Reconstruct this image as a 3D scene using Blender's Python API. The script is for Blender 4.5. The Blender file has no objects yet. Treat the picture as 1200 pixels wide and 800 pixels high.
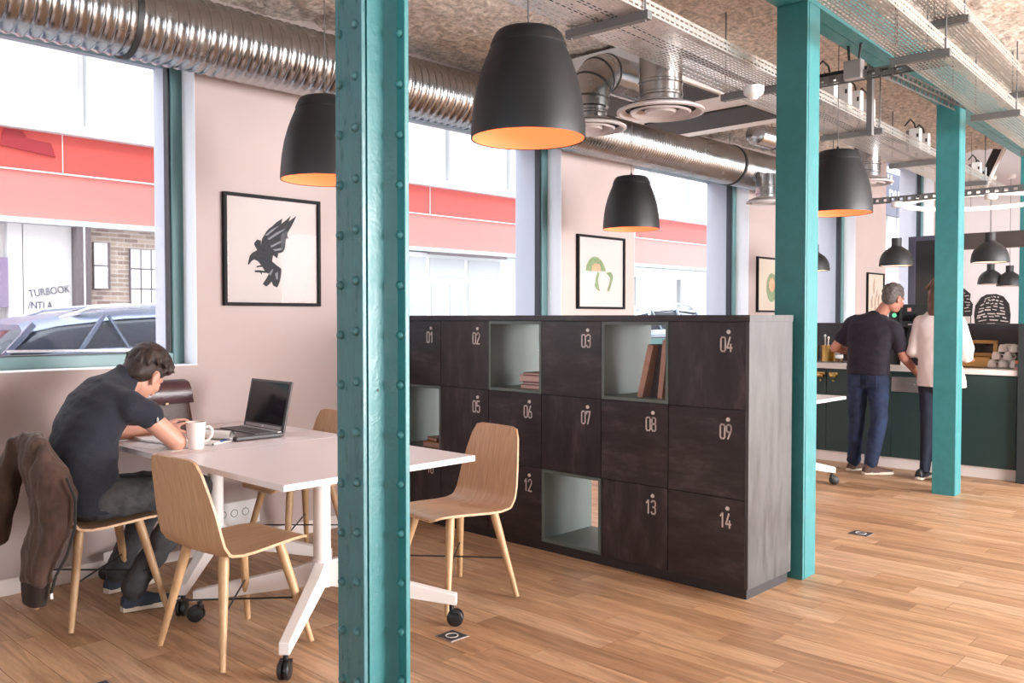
import bpy, bmesh, math, random
from mathutils import Vector as V, Matrix, noise
random.seed(11)
SC = bpy.context.scene
COL = SC.collection
R = math.radians

# ------------------------------------------------------------------ camera
cam = bpy.data.cameras.new('camera'); cam_ob = bpy.data.objects.new('camera', cam); COL.objects.link(cam_ob)
cam.sensor_width = 36; cam.lens = 1034 / 1200 * 36; cam.clip_end = 300
cam_ob.location = (0, 0, 1.42)
cam_ob.rotation_euler = (R(90 - 1.58), 0, R(43.75 - 90))
SC.camera = cam_ob

# ------------------------------------------------------------------ sky, sun, exposure
SC.view_settings.view_transform = 'Standard'; SC.view_settings.look = 'None'
SC.view_settings.exposure = 0.87; SC.view_settings.gamma = 1; SC.view_settings.use_curve_mapping = False
wd = bpy.data.worlds.new('sky'); SC.world = wd; wd.use_nodes = True
bg = wd.node_tree.nodes['Background']; bg.inputs[0].default_value = (0.86, 0.93, 1.0, 1); bg.inputs[1].default_value = 3.8
def light(name, kind, loc, rot, energy, col=(1, 1, 1), **kw):
    l = bpy.data.lights.new(name, kind); l.energy = energy; l.color = col
    for k, v in kw.items(): setattr(l, k, v)
    o = bpy.data.objects.new(name, l); COL.objects.link(o); o.location = loc; o.rotation_euler = rot
    return o
sun = light('sun', 'SUN', (0, -10, 20), (0, 0, 0), 0.8, (1, 0.95, 0.88), angle=R(1.0))
sun.rotation_euler = V((0.28, 0.62, -0.74)).to_track_quat('-Z', 'Y').to_euler()

day = light('daylight', 'AREA', (7.8, -4.7, 1.7), (R(90), 0, 0), 1150, (1, .97, .95), shape='RECTANGLE', size=8.2, size_y=2.6)
day.rotation_euler = V((0, 1, -.05)).to_track_quat('-Z', 'Y').to_euler()

# ------------------------------------------------------------------ helpers
class MB:
    """collects geometry and links it as one mesh object"""
    def __init__(s): s.v = []; s.f = []; s.m = []
    def add(s, vs, fs, mi=0):
        b = len(s.v); s.v += [V(p) for p in vs]
        for f in fs: s.f.append([b + i for i in f]); s.m.append(mi)
        return s
    def box(s, x0, y0, z0, x1, y1, z1, mi=0):
        return s.add([(x0,y0,z0),(x1,y0,z0),(x1,y1,z0),(x0,y1,z0),(x0,y0,z1),(x1,y0,z1),(x1,y1,z1),(x0,y1,z1)],
                     [(0,3,2,1),(4,5,6,7),(0,1,5,4),(1,2,6,5),(2,3,7,6),(3,0,4,7)], mi)
    def obox(s, c, a, b, d, mi=0):
        c, a, b, d = V(c), V(a), V(b), V(d)
        ps = [c + a*i + b*j + d*k for k in (-1,1) for (i,j) in ((-1,-1),(1,-1),(1,1),(-1,1))]
        return s.add(ps, [(0,3,2,1),(4,5,6,7),(0,1,5,4),(1,2,6,5),(2,3,7,6),(3,0,4,7)], mi)
    def bar(s, p0, p1, w, h, up=(0,0,1), mi=0):
        p0, p1, up = V(p0), V(p1), V(up); d = (p1 - p0); side = d.cross(up).normalized(); u2 = side.cross(d).normalized()
        return s.obox((p0+p1)/2, d/2, side*w/2, u2*h/2, mi)
    def rings(s, rs, caps=True, mi=0, closed=True):
        n = len(rs[0]); vs = [p for r in rs for p in r]; fs = []
        for i in range(len(rs)-1):
            for j in range(n if closed else n-1):
                k = (j+1) % n
                fs.append((i*n+j, i*n+k, (i+1)*n+k, (i+1)*n+j))
        if caps: fs.append(tuple(range(n-1, -1, -1))); fs.append(tuple((len(rs)-1)*n + j for j in range(n)))
        return s.add(vs, fs, mi)
    def cyl(s, p0, p1, r0, r1=None, n=14, caps=True, mi=0):
        if r1 is None: r1 = r0
        p0, p1 = V(p0), V(p1); q = (p1-p0).to_track_quat('Z', 'Y'); a, b = q @ V((1,0,0)), q @ V((0,1,0))
        return s.rings([[p + (a*math.cos(t) + b*math.sin(t))*r for t in [2*math.pi*i/n for i in range(n)]] for p, r in ((p0,r0),(p1,r1))], caps, mi)
    def tube(s, path, r, n=8, mi=0):
        path = [V(p) for p in path]; rs = []; N = len(path); a = None
        for i, p in enumerate(path):
            d = (path[min(i+1,N-1)] - path[max(i-1,0)]).normalized()
            if a is None:
                a = d.orthogonal().normalized()
            a = (a - d*a.dot(d)).normalized(); b = d.cross(a)
            rr = r[i] if isinstance(r, (list, tuple)) else r
            rs.append([p + (a*math.cos(2*math.pi*j/n) + b*math.sin(2*math.pi*j/n))*rr for j in range(n)])
        return s.rings(rs, True, mi)
    def lathe(s, prof, c=(0,0,0), n=32, axis='Z', caps=False, mi=0):
        c = V(c); rs = []
        for r, h in prof:
            ring = []
            for j in range(n):
                t = 2*math.pi*j/n; x, y = r*math.cos(t), r*math.sin(t)
                ring.append(c + (V((x,y,h)) if axis == 'Z' else V((h,x,y)) if axis == 'X' else V((y,h,x))))
            rs.append(ring)
        return s.rings(rs, caps, mi)
    def ell(s, c, r, rot=None, nu=16, nv=10, mi=0):
        c = V(c); rs = []
        for i in range(1, nv):
            t = math.pi*i/nv; ring = []
            for j in range(nu):
                p = 2*math.pi*j/nu; q = V((r[0]*math.sin(t)*math.cos(p), r[1]*math.sin(t)*math.sin(p), -r[2]*math.cos(t)))
                ring.append(c + (rot @ q if rot else q))
            rs.append(ring)
        b = len(s.v); s.rings(rs, False, mi)
        lo, hi = V((0,0,-r[2])), V((0,0,r[2])); n0 = len(s.v)
        s.v += [c + (rot @ lo if rot else lo), c + (rot @ hi if rot else hi)]
        last = b + (nv-2)*nu
        for j in range(nu):
            k = (j+1) % nu
            s.f.append([n0, b+k, b+j]); s.m.append(mi); s.f.append([n0+1, last+j, last+k]); s.m.append(mi)
        return s
    def rcone(s, p0, p1, r0, r1):
        s.ell(p0, (r0,)*3); s.ell(p1, (r1,)*3); s.cyl(p0, p1, r0*.99, r1*.99, 16); return s
    def prism(s, poly, e, mi=0):
        """extrude a planar polygon of 3-D points along e"""
        poly = [V(p) for p in poly]; e = V(e)
        return s.rings([poly, [p+e for p in poly]], True, mi)
    def loft(s, rs, n=20, sup=2.0):
        """rings of (centre, half-vector a, half-vector b)"""
        out = []
        for c, a, b in rs:
            c, a, b = V(c), V(a), V(b); ring = []
            for j in range(n):
                t = 2*math.pi*j/n; ct, st = math.cos(t), math.sin(t)
                ring.append(c + a*math.copysign(abs(ct)**(2/sup), ct) + b*math.copysign(abs(st)**(2/sup), st))
            out.append(ring)
        return s.rings(out)
    def mesh(s, name, off=V((0,0,0))):
        me = bpy.data.meshes.new(name); me.from_pydata([tuple(p-off) for p in s.v], [], s.f)
        if any(s.m): me.polygons.foreach_set('material_index', s.m)
        bm = bmesh.new(); bm.from_mesh(me); bmesh.ops.recalc_face_normals(bm, faces=bm.faces[:]); bm.to_mesh(me); bm.free()
        me.update(); return me
    def obj(s, name, mat, parent=None, smooth=False, bevel=0, world=False, ang=38):
        off = wloc(parent) if (world and parent) else V((0,0,0))
        return link(name, s.mesh(name, off), mat, parent, smooth, bevel, ang)

def wloc(o):
    p = V((0,0,0))
    while o: p = p + o.location; o = o.parent
    return p
def link(name, me, mat, parent=None, smooth=False, bevel=0, ang=38):
    for m in (mat if isinstance(mat, (list, tuple)) else [mat]): me.materials.append(m)
    if smooth:
        me.shade_smooth(); me.set_sharp_from_angle(angle=R(ang))
    o = bpy.data.objects.new(name, me); COL.objects.link(o)
    if parent: o.parent = parent
    if bevel:
        b = o.modifiers.new('bevel', 'BEVEL'); b.width = bevel; b.segments = 2; b.limit_method = 'ANGLE'
    return o
def tag(o, label=None, cat=None, group=None, kind=None):
    if label: o['label'] = label
    if cat: o['category'] = cat
    if group: o['group'] = group
    if kind: o['kind'] = kind
    return o
def thing(name, label, cat, loc=(0,0,0), rz=0, group=None, kind=None):
    o = bpy.data.objects.new(name, None); COL.objects.link(o); o.empty_display_size = .1
    o.location = loc; o.rotation_euler = (0,0,rz)
    return tag(o, label, cat, group, kind)
def copy_tree(o, parent=None):
    c = o.copy(); COL.objects.link(c); c.parent = parent
    for ch in list(o.children): copy_tree(ch, c)
    return c
def dup(o, loc, rz, label, group=None):
    c = copy_tree(o); c.location = loc; c.rotation_euler = (0,0,rz); c['label'] = label
    if group: c['group'] = group
    return c
def text(txt, size, xs, mtx, name, mat, parent, ext=.0006, world=False, fat=0):
    cu = bpy.data.curves.new('t', 'FONT'); cu.body = txt; cu.size = size; cu.extrude = ext; cu.offset = fat; cu.resolution_u = 3
    to = bpy.data.objects.new('t', cu); COL.objects.link(to)
    me = bpy.data.meshes.new_from_object(to.evaluated_get(bpy.context.evaluated_depsgraph_get()))
    bpy.data.objects.remove(to); bpy.data.curves.remove(cu)
    me.transform(mtx @ Matrix.Diagonal((xs,1,1,1)))
    if world: me.transform(Matrix.Translation(-wloc(parent)))
    me.materials.clear()
    return link(name, me, mat, parent)
def frame_mtx(o, x, y):
    x, y = V(x).normalized(), V(y).normalized(); z = x.cross(y)
    m = Matrix((x, y, z)).transposed().to_4x4(); m.translation = V(o); return m
def blob(mb, voxel, name, mat, parent, it=4, amp=0, scl=12, stretch=(1,1,1), world=True):
    """voxel-merge overlapping volumes into one continuous skin, then relax it"""
    me = mb.mesh('tmp'); o = bpy.data.objects.new('tmp', me); COL.objects.link(o)
    m = o.modifiers.new('r', 'REMESH'); m.mode = 'VOXEL'; m.voxel_size = voxel
    out = bpy.data.meshes.new_from_object(o.evaluated_get(bpy.context.evaluated_depsgraph_get()))
    bpy.data.objects.remove(o); bpy.data.meshes.remove(me)
    bm = bmesh.new(); bm.from_mesh(out)
    for _ in range(it): bmesh.ops.smooth_vert(bm, verts=bm.verts[:], factor=.5, use_axis_x=True, use_axis_y=True, use_axis_z=True)
    if amp:
        bm.normal_update()
        st = V(stretch)
        for v in bm.verts:
            q = V((v.co.x*st.x, v.co.y*st.y, v.co.z*st.z))*scl
            v.co += v.normal*amp*(noise.noise(q) + .5*noise.noise(q*2.3))
    bm.to_mesh(out); bm.free()
    if world: out.transform(Matrix.Translation(-wloc(parent)))
    out.materials.clear(); out.name = name
    return link(name, out, mat, parent, True, 0, 180)

# ------------------------------------------------------------------ materials
def nt(name):
    m = bpy.data.materials.new(name); m.use_nodes = True
    return m, m.node_tree.nodes, m.node_tree.links, m.node_tree.nodes['Principled BSDF']
def M(name, col, rough=.5, metal=0, var=0, scale=8, bump=0, bscale=60, emit=None, estr=0, stretch=(1,1,1), spec=.5, rvar=0, coat=0, sheen=0, det=6):
    m, N, L, P = nt(name)
    P.inputs['Base Color'].default_value = (*col, 1); P.inputs['Roughness'].default_value = rough; P.inputs['Metallic'].default_value = metal
    P.inputs['Specular IOR Level'].default_value = spec
    if coat: P.inputs['Coat Weight'].default_value = coat; P.inputs['Coat Roughness'].default_value = .15
    if sheen: P.inputs['Sheen Weight'].default_value = sheen
    if emit: P.inputs['Emission Color'].default_value = (*emit, 1); P.inputs['Emission Strength'].default_value = estr
    if var or bump or rvar:
        g = N.new('ShaderNodeNewGeometry'); mp = N.new('ShaderNodeMapping'); mp.inputs['Scale'].default_value = stretch
        L.new(g.outputs['Position'], mp.inputs['Vector'])
    if var or rvar:
        n = N.new('ShaderNodeTexNoise'); n.inputs['Scale'].default_value = scale; n.inputs['Detail'].default_value = det; n.inputs['Roughness'].default_value = .62
        L.new(mp.outputs[0], n.inputs['Vector'])
    if var:
        r = N.new('ShaderNodeValToRGB'); r.color_ramp.elements[0].position = .3; r.color_ramp.elements[1].position = .7
        r.color_ramp.elements[0].color = (*[c*(1-var) for c in col], 1); r.color_ramp.elements[1].color = (*[min(1, c*(1+var)) for c in col], 1)
        L.new(n.outputs['Fac'], r.inputs[0]); L.new(r.outputs[0], P.inputs['Base Color'])
    if rvar:
        mr = N.new('ShaderNodeMapRange'); mr.inputs['From Min'].default_value = .3; mr.inputs['From Max'].default_value = .7
        mr.inputs['To Min'].default_value = max(0, rough-rvar); mr.inputs['To Max'].default_value = min(1, rough+rvar)
        L.new(n.outputs['Fac'], mr.inputs[0]); L.new(mr.outputs[0], P.inputs['Roughness'])
    if bump:
        b = N.new('ShaderNodeBump'); b.inputs['Strength'].default_value = bump; b.inputs['Distance'].default_value = .01
        n2 = N.new('ShaderNodeTexNoise'); n2.inputs['Scale'].default_value = bscale; n2.inputs['Detail'].default_value = 4
        L.new(mp.outputs[0], n2.inputs['Vector']); L.new(n2.outputs['Fac'], b.inputs['Height']); L.new(b.outputs[0], P.inputs['Normal'])
    return m
def plank_mat():
    m, N, L, P = nt('oak_floor')
    g = N.new('ShaderNodeNewGeometry'); oi = N.new('ShaderNodeObjectInfo')
    ad = N.new('ShaderNodeMath'); ad.operation = 'ADD'; L.new(g.outputs['Random Per Island'], ad.inputs[0]); L.new(oi.outputs['Random'], ad.inputs[1])
    fr = N.new('ShaderNodeMath'); fr.operation = 'FRACT'; L.new(ad.outputs[0], fr.inputs[0])
    cb = N.new('ShaderNodeCombineXYZ'); ml = N.new('ShaderNodeMath'); ml.operation = 'MULTIPLY'; ml.inputs[1].default_value = 57
    L.new(fr.outputs[0], ml.inputs[0]); L.new(ml.outputs[0], cb.inputs[0]); L.new(ml.outputs[0], cb.inputs[2])
    va = N.new('ShaderNodeVectorMath'); va.operation = 'ADD'; L.new(g.outputs['Position'], va.inputs[0]); L.new(cb.outputs[0], va.inputs[1])
    mp = N.new('ShaderNodeMapping'); mp.inputs['Scale'].default_value = (1, .09, 1); L.new(va.outputs[0], mp.inputs[0])
    n = N.new('ShaderNodeTexNoise'); n.inputs['Scale'].default_value = 22; n.inputs['Detail'].default_value = 9; n.inputs['Roughness'].default_value = .68; n.inputs['Distortion'].default_value = .9
    L.new(mp.outputs[0], n.inputs['Vector'])
    base = N.new('ShaderNodeValToRGB'); e = base.color_ramp.elements
    e[0].position = 0; e[0].color = (.42, .24, .135, 1); e[1].position = 1; e[1].color = (.64, .415, .265, 1)
    for p, c in ((.10,(.47,.275,.155,1)), (.3,(.54,.315,.175,1)), (.6,(.58,.35,.20,1)), (.85,(.61,.385,.235,1))):
        k = e.new(p); k.color = c
    L.new(fr.outputs[0], base.inputs[0])
    gr = N.new('ShaderNodeValToRGB'); e = gr.color_ramp.elements; e[0].position = .36; e[0].color = (.52,.46,.40,1); e[1].position = .62; e[1].color = (1.06,1.06,1.06,1)
    L.new(n.outputs['Fac'], gr.inputs[0])
    mx = N.new('ShaderNodeMix'); mx.data_type = 'RGBA'; mx.blend_type = 'MULTIPLY'; mx.inputs[0].default_value = .85
    L.new(base.outputs[0], mx.inputs['A']); L.new(gr.outputs[0], mx.inputs['B']); L.new(mx.outputs['Result'], P.inputs['Base Color'])
    P.inputs['Roughness'].default_value = .42
    b = N.new('ShaderNodeBump'); b.inputs['Strength'].default_value = .12; b.inputs['Distance'].default_value = .004
    L.new(n.outputs['Fac'], b.inputs['Height']); L.new(b.outputs[0], P.inputs['Normal'])
    return m
def laminate_mat():
    m, N, L, P = nt('dark_locker_laminate'); g = N.new('ShaderNodeNewGeometry'); oi = N.new('ShaderNodeObjectInfo')
    ml = N.new('ShaderNodeVectorMath'); ml.operation = 'SCALE'; cb = N.new('ShaderNodeCombineXYZ')
    for i in range(3): L.new(oi.outputs['Random'], cb.inputs[i])
    L.new(cb.outputs[0], ml.inputs[0]); ml.inputs['Scale'].default_value = 37
    va = N.new('ShaderNodeVectorMath'); va.operation = 'ADD'; L.new(g.outputs['Position'], va.inputs[0]); L.new(ml.outputs[0], va.inputs[1])
    gt = N.new('ShaderNodeMath'); gt.operation = 'GREATER_THAN'; gt.inputs[1].default_value = .5; L.new(oi.outputs['Random'], gt.inputs[0])
    ns = []
    for st in ((1,1,3.2), (1,3.0,.9)):
        mp = N.new('ShaderNodeMapping'); mp.inputs['Scale'].default_value = st; L.new(va.outputs[0], mp.inputs[0])
        n = N.new('ShaderNodeTexNoise'); n.inputs['Scale'].default_value = 3.6; n.inputs['Detail'].default_value = 10; n.inputs['Roughness'].default_value = .7; L.new(mp.outputs[0], n.inputs[0]); ns.append(n)
    mx = N.new('ShaderNodeMix'); mx.data_type = 'FLOAT'; L.new(gt.outputs[0], mx.inputs[0]); L.new(ns[0].outputs['Fac'], mx.inputs[2]); L.new(ns[1].outputs['Fac'], mx.inputs[3])
    r = N.new('ShaderNodeValToRGB'); e = r.color_ramp.elements; e[0].position = .36; e[0].color = (.014,.011,.014,1); e[1].position = .72; e[1].color = (.085,.064,.070,1)
    k = e.new(.54); k.color = (.031,.024,.028,1)
    L.new(mx.outputs[0], r.inputs[0]); L.new(r.outputs[0], P.inputs[0])
    mr = N.new('ShaderNodeMapRange'); mr.inputs['To Min'].default_value = .30; mr.inputs['To Max'].default_value = .5; L.new(mx.outputs[0], mr.inputs[0]); L.new(mr.outputs[0], P.inputs['Roughness'])
    return m
def glass_mat(name, refl=.06, tint=(1,1,1)):
    m, N, L, P = nt(name); N.remove(P); out = N['Material Output']
    t = N.new('ShaderNodeBsdfTransparent'); t.inputs[0].default_value = (*tint, 1); gl = N.new('ShaderNodeBsdfGlossy'); gl.inputs['Roughness'].default_value = .01
    g = N.new('ShaderNodeNewGeometry'); dt = N.new('ShaderNodeVectorMath'); dt.operation = 'DOT_PRODUCT'
    L.new(g.outputs['Normal'], dt.inputs[0]); L.new(g.outputs['Incoming'], dt.inputs[1])
    def mth(op, a, b): q = N.new('ShaderNodeMath'); q.operation = op; (L.new(a, q.inputs[0]) if hasattr(a, 'links') else setattr(q.inputs[0], 'default_value', a)); (L.new(b, q.inputs[1]) if hasattr(b, 'links') else setattr(q.inputs[1], 'default_value', b)); return q.outputs[0]
    pw_ = mth('POWER', mth('SUBTRACT', 1.0, mth('ABSOLUTE', dt.outputs['Value'], 0.0)), 5.0)
    mr = N.new('ShaderNodeMath'); mr.operation = 'MULTIPLY_ADD'; mr.inputs[1].default_value = .9; mr.inputs[2].default_value = refl
    L.new(pw_, mr.inputs[0])
    mx = N.new('ShaderNodeMixShader'); L.new(mr.outputs[0], mx.inputs[0]); L.new(t.outputs[0], mx.inputs[1]); L.new(gl.outputs[0], mx.inputs[2]); L.new(mx.outputs[0], out.inputs[0])
    return m
def brick_mat():
    m, N, L, P = nt('far_brick'); g = N.new('ShaderNodeNewGeometry'); mp = N.new('ShaderNodeMapping'); mp.inputs['Rotation'].default_value = (R(90),0,0)
    L.new(g.outputs['Position'], mp.inputs[0]); b = N.new('ShaderNodeTexBrick'); b.inputs['Scale'].default_value = 1
    b.inputs['Brick Width'].default_value = .22; b.inputs['Row Height'].default_value = .07; b.inputs['Mortar Size'].default_value = .008
    b.inputs['Color1'].default_value = (.46,.36,.30,1); b.inputs['Color2'].default_value = (.22,.15,.13,1); b.inputs['Mortar'].default_value = (.55,.5,.46,1)
    L.new(mp.outputs[0], b.inputs[0]); L.new(b.outputs[0], P.inputs[0]); P.inputs['Roughness'].default_value = .9
    return m
def wood_mat(name, c0, c1, stretch=(14,14,1.2), rough=.45, scale=6):
    m, N, L, P = nt(name); tc = N.new('ShaderNodeTexCoord'); mp = N.new('ShaderNodeMapping'); mp.inputs['Scale'].default_value = stretch
    L.new(tc.outputs['Object'], mp.inputs[0]); n = N.new('ShaderNodeTexNoise'); n.inputs['Scale'].default_value = scale; n.inputs['Detail'].default_value = 7; n.inputs['Distortion'].default_value = .4
    L.new(mp.outputs[0], n.inputs[0]); r = N.new('ShaderNodeValToRGB'); r.color_ramp.elements[0].position = .3; r.color_ramp.elements[1].position = .7
    r.color_ramp.elements[0].color = (*c0,1); r.color_ramp.elements[1].color = (*c1,1); L.new(n.outputs['Fac'], r.inputs[0]); L.new(r.outputs[0], P.inputs[0])
    P.inputs['Roughness'].default_value = rough
    return m
white_wall = M('warm_white_wall', (.44,.352,.335), .85, var=.02, scale=3)
lilac_wall = M('pale_wall', (.72,.69,.71), .85)
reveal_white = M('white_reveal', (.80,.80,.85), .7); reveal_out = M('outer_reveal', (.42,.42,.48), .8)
ceil_mat = M('sprayed_ceiling', (.68,.59,.525), .95, var=.5, scale=26, bump=1.0, bscale=30)
teal_frame = M('teal_window_frame', (.10,.20,.205), .4)
gasket = M('black_gasket', (.01,.012,.02), .5)
pane_glass = glass_mat('window_glass', .001)
pic_glass = glass_mat('picture_glass', .002)
teal_paint = M('teal_steel_paint', (.034,.190,.203), .38, var=.10, scale=14, bump=.12, bscale=90, rvar=.1)
teal_old = M('teal_brushed_paint', (.065,.185,.205), .33, var=.18, scale=30, bump=.25, bscale=70, stretch=(1,1,.25), rvar=.12)
oak_floor = plank_mat()
underfloor = M('joint_dark', (.10,.05,.028), .9)
skirt_mat = M('skirting_paint', (.74,.66,.63), .6)
galv = M('galvanised_duct', (.44,.44,.45), .24, 1, var=.10, scale=6, bump=.02, bscale=9, rvar=.06)
galv2 = M('galvanised_tray', (.66,.62,.59), .42, 1, var=.08, scale=10)
zinc_dull = M('dull_zinc', (.20,.20,.20), .5, .7)
band_dark = M('dark_band', (.025,.025,.025), .5)
locker_dark = laminate_mat()
locker_end = M('lit_locker_end', (.062,.058,.059), .45, var=.42, scale=6, stretch=(3,3,.7), rvar=.08)  # lighter copy of the door laminate, light on the end face painted in
locker_line = M('green_grey_lining', (.11,.145,.135), .5, var=.05)
num_mat = M('number_silver', (.72,.66,.64), .4, .1)
oak = wood_mat('oak_veneer', (.45,.265,.145), (.62,.40,.235), (18,18,1.3), .42)
oak_seat = wood_mat('oak_veneer_shell', (.45,.265,.145), (.62,.40,.24), (1.3,20,1.3), .42)
oak_leg = wood_mat('oak_leg', (.42,.25,.125), (.55,.34,.18), (14,14,1.5), .45)
black_wire = M('black_wire', (.012,.012,.014), .4)
table_white = M('white_laminate', (.80,.75,.76), .35)
steel_white = M('white_powder_steel', (.80,.75,.73), .35)
rubber = M('black_rubber', (.013,.013,.015), .4)
lamp_black = M('charcoal_lamp', (.010,.010,.012), .5, var=.1, scale=60)
lamp_orange = M('orange_lamp_inside', (.80,.22,.08), .7, emit=(1,.20,.095), estr=.34)
cord_mat = M('lamp_cord', (.10,.09,.09), .6)
frame_black = M('black_frame', (.010,.010,.011), .6, spec=.15)
paper = M('paper', (.82,.79,.76), .7)
white_pl = M('white_plastic', (.80,.78,.77), .4)
grey_pl = M('grey_plastic', (.32,.31,.32), .5)
green_cab = M('dark_green_cabinet', (.018,.042,.040), .45, var=.05)
counter_white = M('white_counter', (.80,.74,.72), .3)
dark_splash = M('dark_backsplash', (.030,.028,.036), .5, var=.2, scale=6)
brass = M('aged_brass', (.55,.36,.13), .35, 1, var=.1)
steel = M('brushed_steel', (.50,.47,.46), .38, .9)
skin = M('skin', (.56,.28,.20), .5, var=.06, scale=20)
skin2 = M('skin_tanned', (.46,.20,.14), .5, var=.06, scale=20)
# ------------------------------------------------------------------ setting: floor, ceiling, walls
X0, X1, YR, YW, ZC = -3.0, 16.0, -4.2, 4.96, 3.32
floor = tag(MB().box(X0, YR, -.12, X1, YW, -.004).obj('floor', underfloor), 'oak plank floor running toward the window wall', 'floor', kind='structure')
def project(p):
    q = cam_ob.matrix_basis.inverted() @ V(p)
    if q.z > -.3: return None
    return 600 + 1034*q.x/-q.z, 400 - 1034*q.y/-q.z
planks = []
pw = .142; row = 0; x = X0
while x < X1 - .01:
    y = YR - random.uniform(0, 1.2)
    while y < YW:
        l = random.choice((.55, .7, .85, 1.0, 1.15, 1.3)); ya, yb = max(y, YR), min(y+l, YW)
        if yb - ya > .02:
            pts = [project((px, py, 0)) for px, py in ((x,ya),(x+pw,ya),(x+pw,yb),(x,yb))]; a = 0
            if all(pts):
                cx = sum(p[0] for p in pts)/4; cy = sum(p[1] for p in pts)/4
                if -120 < cx < 1320 and cy < 880:
                    a = abs(sum(pts[i][0]*pts[(i+1)%4][1] - pts[(i+1)%4][0]*pts[i][1] for i in range(4)))/2
            planks.append((a, x, ya, min(pw, X1-x), yb-ya))
        y += l
    x += pw
planks.sort(reverse=True)
unit = MB().box(-.5, -.5, -.004, .5, .5, 0).mesh('plank'); unit.materials.append(oak_floor)
gap = .0022
for i, (a, x, y, w, l) in enumerate(planks[:298]):
    o = bpy.data.objects.new('plank', unit); COL.objects.link(o); o.parent = floor
    o.location = (x+w/2, y+l/2, random.uniform(-.0006, 0)); o.scale = (w-gap, l-gap, 1)
rest = MB()
for a, x, y, w, l in planks[298:]: rest.box(x+gap/2, y+gap/2, -.004, x+w-gap/2, y+l-gap/2, -.0004)
tag(rest.obj('plank_field', oak_floor, floor), kind='stuff')
street = tag(MB().box(-30, 5.62, -.32, 60, 40, -.15).obj('street_ground', M('asphalt', (.30,.30,.31), .9, var=.1, scale=3)), 'grey street surface outside the windows', 'street', kind='structure')

# ceiling: sprayed concrete with pour joints across it
mb = MB(); nx, ny = 330, 130; grid = []
JO = [1.55 + 1.75*k for k in range(-2, 9)]
for i in range(nx+1):
    for j in range(ny+1):
        px = -1 + 17.0*i/nx; py = -1.6 + 6.56*j/ny
        q = V((px, py, 0)); z = ZC + .020*noise.noise(q*13) + .018*noise.noise(q*27) + .03*noise.noise(q*2.2)
        d = min(abs(px - jx + .03*noise.noise(q*3)) for jx in JO)
        if d < .05: z += .07*(1 - d/.05)
        z += .93*min(1, max(0, (px-11.1)/.25)); grid.append((px, py, z))
mb.add(grid, [(i*(ny+1)+j, i*(ny+1)+j+1, (i+1)*(ny+1)+j+1, (i+1)*(ny+1)+j) for i in range(nx) for j in range(ny)])
ceiling = tag(mb.obj('ceiling', ceil_mat, None, True, 0, False, 180), 'rough sprayed concrete ceiling with pour joints', 'ceiling', kind='structure')
tag(MB().box(X0-6, YR-.3, ZC+.14, 11.05, 5.5, 14.0).box(11.05, YR-.3, ZC+1.07, X1+25, 5.5, 14.0).box(X0, YR, ZC-.02, -1, YW, ZC+.14).box(-1, YR, ZC-.02, 11.05, -1.6, ZC+.14).box(11.05, YR, ZC+.9, X1, -1.6, ZC+1.07).obj('trim_1', M('slab', (.4,.36,.33), .9)), 'upper storeys of the building over the sprayed ceiling', 'upper storeys', kind='structure')

# window wall
OPEN = [(.19, 2.486), (3.50, 5.80), (6.86, 9.04), (10.08, 11.97), (13.02, 15.02)]
ZS, ZH = 1.137, 2.98
mb = MB(); edges = [X0]
for a, b in OPEN: edges += [a, b]
edges.append(X1)
for k in range(0, len(edges), 2): mb.box(edges[k], YW, 0, edges[k+1], 5.5, ZC+.14 if edges[k] < 11 else ZC+1.07)
for a, b in OPEN: mb.box(a, YW, 0, b, 5.5, ZS); mb.box(a, YW, ZH if a < 12 else 3.85, b, 5.5, ZC+.14 if a < 10 else ZC+1.07)
wall_left = tag(mb.obj('wall_left', white_wall), 'warm white window wall with deep openings between piers', 'wall', kind='structure')
for k, (a, b) in enumerate(OPEN):
    ZH = 2.98 if a < 12 else 3.85
    w = thing('window_%d' % (k+1), ['large teal framed window beside the seated man', 'tall teal framed window behind the lockers', 'tall teal framed window beyond the second picture',
              'narrow looking teal window behind the counter', 'farthest teal window left of the black portal'][k], 'window', ((a+b)/2, 5.16, ZS), kind='structure')
    f = MB(); t = .07
    f.box(a, 5.12, ZS, a+t, 5.21, ZH).box(b-t, 5.12, ZS, b, 5.21, ZH).box(a+t, 5.12, ZS, b-t, 5.21, ZS+t).box(a+t, 5.12, ZH-t, b-t, 5.21, ZH)
    f.obj('window_frame', teal_frame, w, world=True, bevel=.004)
    g = MB(); u = t+.012
    g.box(a+t, 5.14, ZS+t, a+u, 5.20, ZH-t).box(b-u, 5.14, ZS+t, b-t, 5.20, ZH-t).box(a+u, 5.14, ZS+t, b-u, 5.20, ZS+u-.004)
    g.obj('gasket', gasket, w, world=True)
    MB().box(a+u, 5.166, ZS+u, b-u, 5.172, ZH-t).obj('pane', pane_glass, w, world=True)
    r = MB(); e = .004
    r.box(a-.001, YW+.002, ZS, a+e, 5.12, ZH).box(b-e, YW+.002, ZS, b+.001, 5.12, ZH).box(a, YW-.004, ZS-.001, b, 5.12, ZS+e)
    r.obj('reveal_lining', reveal_white, w, world=True)
    r = MB(); r.box(a-.001, 5.21, ZS, a+e, 5.505, ZH).box(b-e, 5.21, ZS, b+.001, 5.505, ZH).box(a, 5.21, ZH-e, b, 5.505, ZH+.001)
    r.obj('outer_reveal', reveal_out, w, world=True)
tag(MB().box(X0, YW-.016, 0, X1, YW, .085).obj('baseboard_left', skirt_mat, bevel=.003), 'painted skirting board along the window wall', 'skirting board', kind='structure')
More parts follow.
